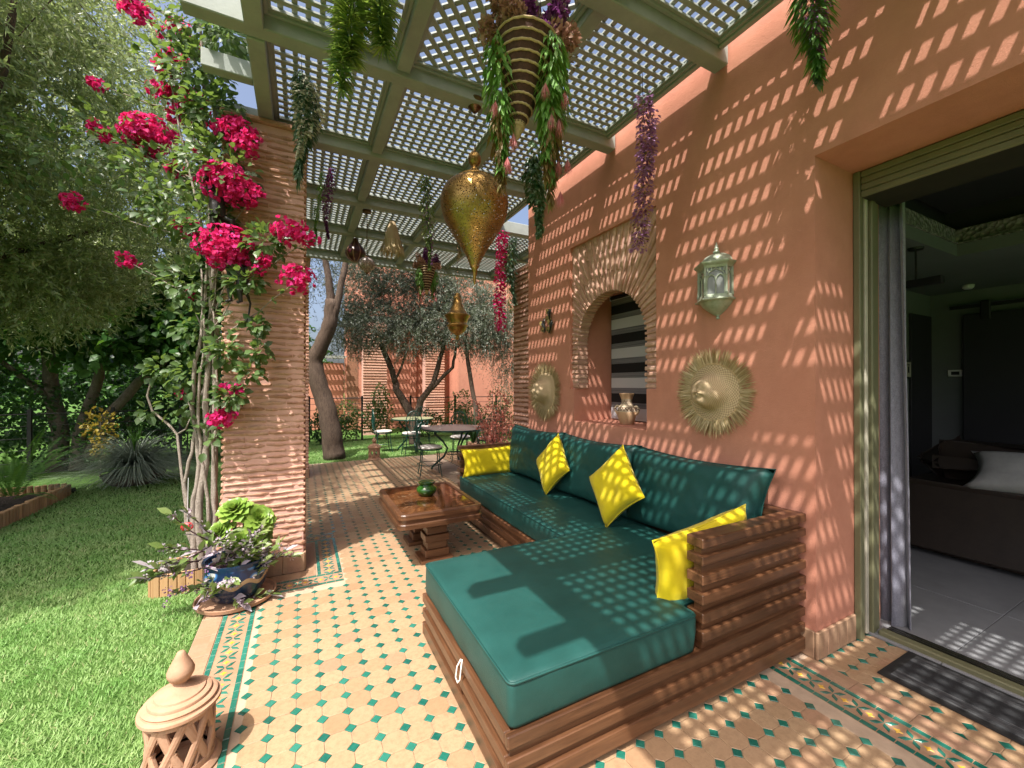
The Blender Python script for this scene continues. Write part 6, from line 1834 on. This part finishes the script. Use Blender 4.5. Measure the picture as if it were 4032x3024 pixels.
tree('olive_tree', 'sunlit pale olive tree standing behind the near one at the upper left', (-5.6, 8.6, -.03),
     [([(0, 0, 0), (.1, 0, 1.5), (.3, .1, 3.0), (.4, .2, 5.0)], .2, .09), ([(.2, .05, 2.2), (1.2, -.2, 3.8), (2.0, -.4, 5.2)], .09, .03)],
     ([(.5, 0, 4.6), (1.8, .3, 4.6), (2.9, .6, 4.4), (-.8, 0, 4.6), (.6, 0, 6.0), (2.0, .3, 6.2), (-1.8, -.2, 5.6), (3.4, .8, 5.6), (1.0, 0, 7.4), (-.6, 0, 7.0), (2.6, .4, 7.6), (4.2, 1.2, 4.8)],
      [(1.2, .8, 1.0)] * 12), 'l_olive', 'bark', 4200, 22, .085, .022, .45, .3)
# fig trees behind the bowl
tree('fig_tree', 'pale trunked fig tree with broad green leaves behind the clay bowl', (-3.9, 10.3, -.03),
     [([(0, 0, 0), (.05, 0, .7), (-.1, .1, 1.4), (-.15, 0, 2.4), (-.2, .1, 3.2)], .15, .07), ([(.3, -.1, 0), (.35, -.1, .7), (.55, -.1, 1.5), (.7, -.2, 2.3), (.75, -.2, 3.0)], .12, .05), ([(.45, -.1, .2), (.7, -.2, .9), (1.2, -.3, 1.6), (1.7, -.4, 2.1), (1.75, -.4, 2.6)], .11, .045), ([(-.1, .05, 1.3), (-.7, -.1, 2.0), (-1.2, -.2, 2.4)], .06, .02), ([(.7, -.2, 2.2), (1.3, -.6, 2.7), (2.0, -.9, 2.9)], .045, .015)],
     ([(0, 0, 3.2), (.9, -.3, 3.0), (1.9, -.5, 2.7), (-1.0, 0, 2.9), (-1.9, .2, 2.6), (.6, -.8, 2.5), (2.4, -.3, 3.4), (.9, .2, 3.9)], [(1.0, .9, .8), (1.0, .9, .7), (1.0, .8, .7), (1.1, .9, .8), (1.0, .9, .8), (1.2, .7, .45), (.9, .8, .7), (1.6, 1, .8)]),
     'l_fig', 'bark_fig', 1500, 9, .15, .12, .35, .25, tpl='oval')
# leaning tree at the end of the terrace
tree('leaning_tree', 'thick leaning olive trunk beside the far end of the terrace', (.62, 9.18, -.03),
     [([(0, 0, 0), (-.04, .02, .5), (-.13, .06, 1.05), (-.30, .15, 1.6), (-.38, .2, 2.05), (-.22, .1, 2.45), (-.08, .03, 2.85), (-.06, .0, 3.3)], .215, .13), ([(-.08, .03, 2.75), (-.08, .03, 3.4), (-.16, .05, 4.0), (-.3, .1, 4.9)], .10, .05), ([(-.05, .02, 2.85), (.08, -.05, 3.4), (.2, -.08, 4.1), (.5, 0, 4.9)], .09, .045)],
     ([(-.6, .6, 4.2), (-1.1, .9, 3.4), (.4, .4, 4.9), (-.9, .4, 5.1), (1.2, .8, 4.8), (-1.0, 1.2, 2.5)], [(.8, .7, .7), (.7, .6, .7), (1.1, .9, .8), (1.1, .9, .7), (.9, .8, .7), (.6, .5, .6)]),
     'l_olive2', 'bark', 1500, 18, .058, .013, .30, .3)
# forked olive in front of the pink neighbour house
tree('forked_olive_tree', 'forked olive tree with dense grey crown in front of the pink neighbouring house', (2.62, 10.55, -.03),
     [([(0, 0, 0), (-.04, .0, .4), (-.05, 0, .75), (-.25, .1, 1.1), (-.45, .15, 1.45), (-.48, .2, 1.7), (-.62, .25, 2.15), (-.8, .3, 2.6)], .15, .06), ([(.0, 0, .6), (.12, -.1, 1.15), (.4, -.3, 1.6), (.6, -.4, 2.4), (.7, -.4, 3.0)], .11, .04), ([(.15, -.1, 1.2), (.5, -.35, 1.62), (.85, -.5, 2.0), (.95, -.55, 2.7)], .07, .03), ([(-.5, .15, 1.6), (-.35, .0, 2.0), (-.2, -.1, 2.5)], .04, .02)],
     ([(-.9, .0, 3.1), (-.2, -.3, 2.9), (.6, -.5, 3.1), (1.3, -.7, 3.0), (.2, 0, 3.9), (-1.3, .3, 3.9), (1.2, -.3, 3.9), (1.8, -.9, 3.2), (-1.5, .3, 2.9), (-.4, -.2, 4.5)], [(.8, .7, .6), (.8, .7, .6), (.8, .7, .65), (.8, .6, .65), (1.1, .9, .8), (.8, .7, .7), (1.0, .8, .8), (.7, .6, .8), (.6, .6, .6), (1.3, .9, .7)]),
     'l_olive2', 'bark', 8000, 18, .064, .0150, .30, .3)
tree('weeping_tree', 'slim dark tree with drooping leaves at the right of the forked olive', (4.05, 9.75, -.03),
     [([(0, 0, 0), (-.04, .05, .9), (-.2, .1, 1.9), (-.3, .12, 2.8)], .07, .045)], ([(.35, -.1, 2.6), (.75, -.2, 2.2), (.2, -.3, 3.2), (.95, -.4, 2.9), (.75, -.25, 1.75)], [(.45, .4, .5), (.35, .35, .5), (.6, .5, .5), (.5, .4, .6), (.3, .3, .4)]),
     'l_olive2', 'bark', 1100, 16, .060, .013, .34, .9)

# ------------------------------------------------------------------ hedges, vines and fences
def hedge(name, label, base, centers, radii, n_, L, W_, mat, cat='hedge', stems_=3):
    t = thing(name, label, cat, base)
    P, d = blob_pts(n_, centers, radii, .45)
    D = unit(d + rdir(n_) * .8); s = NR.uniform(.7, 1.3, n_)
    link('foliage', npmesh('foliage', *leaves(P, D, unit(d * .6 + rdir(n_) * .7 + np.array([0, 0, .5])), L * s, W_ * s, 'oval'), M[mat]), t)
    for i in range(stems_):
        c = centers[i % len(centers)]
        b = MB(); b.tube([(c[0] + .1 * i - .1, c[1], 0), (c[0], c[1], c[2] * .7), (c[0] + .05, c[1], c[2])], [.02, .014, .008], 6); b.build('stem', M['bark_fig'], t)
    return t
hedge('hedge', 'tall dark hedge closing the garden behind the fern', (-5.4, 9.6, -.03), [(-2.2, -.5, .9), (-1.2, -.1, 1.0), (-.2, .3, 1.1), (.8, .6, 1.0), (1.6, .7, .8), (-2.8, -1.0, 1.3), (-1.4, 0, 1.9), (.2, .6, 1.8)], [(.9, .5, .9), (.8, .5, .9), (.8, .5, 1.0), (.8, .5, .9), (.8, .5, .8), (.9, .6, 1.3), (.9, .5, .8), (.9, .5, .8)], 9000, .075, .05, 'l_hedge')
hedge('hedge', 'dark hedge behind the clay bowl and the vine stems', (-1.6, 11.0, -.03), [(-1.4, -.4, .7), (-.5, -.3, .8), (.4, 0, .7), (-1.0, .2, 1.6), (0, .3, 1.5), (1.0, .5, 1.0)], [(.7, .4, .7), (.7, .4, .8), (.7, .4, .7), (.8, .4, .8), (.7, .4, .7), (.7, .4, .9)], 7000, .075, .05, 'l_hedge')
hedge('hedge', 'leafy green bush at the far left beyond the fern', (-6.3, 7.6, -.03), [(0, 0, .7), (.5, .6, 1.0), (-.5, -.6, .9)], [(.8, .7, .8), (.8, .7, 1.0), (.8, .8, 1.0)], 3600, .08, .055, 'l_fig')
for i, (x, y, r, h, lab) in enumerate(((-9.5, 15.5, 3.0, 5.0, 'big dark tree mass far behind the left hedge'), (-5.0, 17.5, 3.2, 5.0, 'broad tree behind the fig tree'), (-1.2, 18.5, 2.2, 4.2, 'tree behind the column and vine'), (-12.5, 9.5, 2.8, 4.8, 'tree at the far left behind the olive'))):
    cs = [(0, 0, h * .55), (r * .5, -.3, h * .45), (-r * .5, 0, h * .5), (0, .3, h * .85), (r * .3, -.5, h * .25), (-r * .4, -.4, h * .22)]
    tree('background_tree', lab, (x, y, -.03), [([(0, 0, 0), (.1, 0, h * .3), (0, 0, h * .6)], .2, .08)], (cs, [(r * .7, r * .5, h * .28)] * 6), 'l_hedge' if i % 2 else 'l_fig', 'bark_fig', 1500, 9, .16, .10, .5, .3, tpl='oval')
def wire_fence(a, c, h, label, posts, wires):
    A, C_ = Vector(a), Vector(c)
    t = thing('wire_fence', label, 'fence', a)
    for i in range(posts + 1):
        p = (C_ - A) * i / posts
        b = MB(); b.box(p.x - .025, p.x + .025, p.y - .025, p.y + .025, 0, h, .003); b.build('post', M['black_metal'], t)
    for k in range(wires):
        z = h * (k + .6) / wires
        b = MB(); b.tube([(0, 0, z), tuple((C_ - A) + Vector((0, 0, z)))], .006 if k < wires - 1 else .012, 5); b.build('wire', M['black_metal'], t)
    return t
wire_fence((-6.5, 8.3, -.03), (-1.2, 10.4, -.03), 1.15, 'dark metal fence in front of the left hedge', 6, 6)
wire_fence((.2, 12.2, -.03), (6.8, 11.6, -.03), 1.25, 'black wire fence behind the garden tables', 5, 8)
for k, (x, y, w_, h_, lab) in enumerate(((1.1, 12.0, .5, .95, 'leafy climber on the fence beside the leaning trunk'), (2.0, 12.1, .35, 1.35, 'tall bright climber in front of the dark brick column'), (3.2, 12.0, .7, .7, 'low climber on the fence behind the greenish table'), (4.3, 11.7, .6, 1.2, 'climber on the fence in front of the plain pink wall'), (5.5, 11.5, .6, 1.3, 'climber at the right end of the black fence'), (.55, 11.6, .35, .9, 'dark bush behind the leaning trunk'))):
    hedge('fence_climber', lab, (x, y - .1, -.03), [(0, 0, h_ * .35), (w_ * .5, .05, h_ * .55), (-w_ * .5, 0, h_ * .5), (0, .05, h_ * .85)], [(w_ * .7, .2, h_ * .35)] * 4, 1100, .065, .042, 'l_hedge' if k in (2, 5) else 'l_boug', 'climber')

# ------------------------------------------------------------------ neighbouring house
nb = thing('neighbour_house', 'pink neighbouring house with brick columns and shaded arcade beyond the fence', 'building', (4, 15, 0))
no = Matrix.Translation((-4, -15, 0))
def nbb(b, name, mat): b.xf(no); return b.build(name, M[mat], nb)
b = MB(); b.box(1.35, 12.5, 15.0, 15.4, -.1, 6.4); b.box(4.55, 12.5, 12.6, 15.0, -.1, 6.4); nbb(b, 'wall', 'plaster')
b = MB(); b.box(.2, 1.35, 15.6, 15.9, -.1, 2.3); nbb(b, 'low_wall', 'plaster')
b = MB(); b.box(1.4, 1.75, 14.985, 15.2, .0, 2.5); nbb(b, 'doorway', 'brick_dark')
b = MB(); b.box(3.55, 3.75, 14.90, 15.0, -.1, 3.4); nbb(b, 'pilaster', 'plaster')
for x0, x1 in ((1.72, 2.40), (3.68, 4.28)):
    b = MB(); b.box(x0, x1, 13.3, 13.8, -.1, 3.5); core = nbb(b, 'column', 'mortar')
    z = .1
    while z < 3.4:
        b = MB(); b.box(x0 - .02, x1 + .02, 13.28, 13.3 + .1, z, z + .045, .008, jit=.003); b.xf(no); b.build('brick', M['brick'], core); z += .085
b = MB(); b.box(1.2, 4.6, 13.3, 13.45, 3.5, 3.66); b.box(1.2, 4.6, 14.85, 14.99, 3.5, 3.66); nbb(b, 'beam', 'pergola')
b = MB(); x = 1.25
while x < 4.5: b.box(x, x + .05, 13.46, 14.84, 3.60, 3.62); x += .125
y = 13.5
while y < 14.82: b.box(1.2, 4.55, y, y + .06, 3.625, 3.645); y += .14
setp(nbb(b, 'roof_slats', 'slat'), kind='stuff')
b = MB(); b.box(.2, 1.3, 14.3, 14.35, 2.4, 2.44); y = 14.4
while y < 15.6: b.box(.2, 1.34, y, y + .06, 2.45, 2.47); y += .14
x = .25
while x < 1.3: b.box(x, x + .05, 14.35, 15.62, 2.475, 2.49); x += .12
setp(nbb(b, 'low_roof_slats', 'slat'), kind='stuff')

# leaf and petal masses cannot be picked apart one by one
for o in list(COL.objects):
    if o.type == 'MESH' and o.parent and o.data.materials and o.data.materials[0] and len(o.data.polygons) > 40:
        if o.data.materials[0].name.split('.')[0] in LEAF_NAMES and o.name.split('.')[0] not in ('frond', 'rosette', 'flower_cluster', 'pink_tassel'):
            o['kind'] = 'stuff'
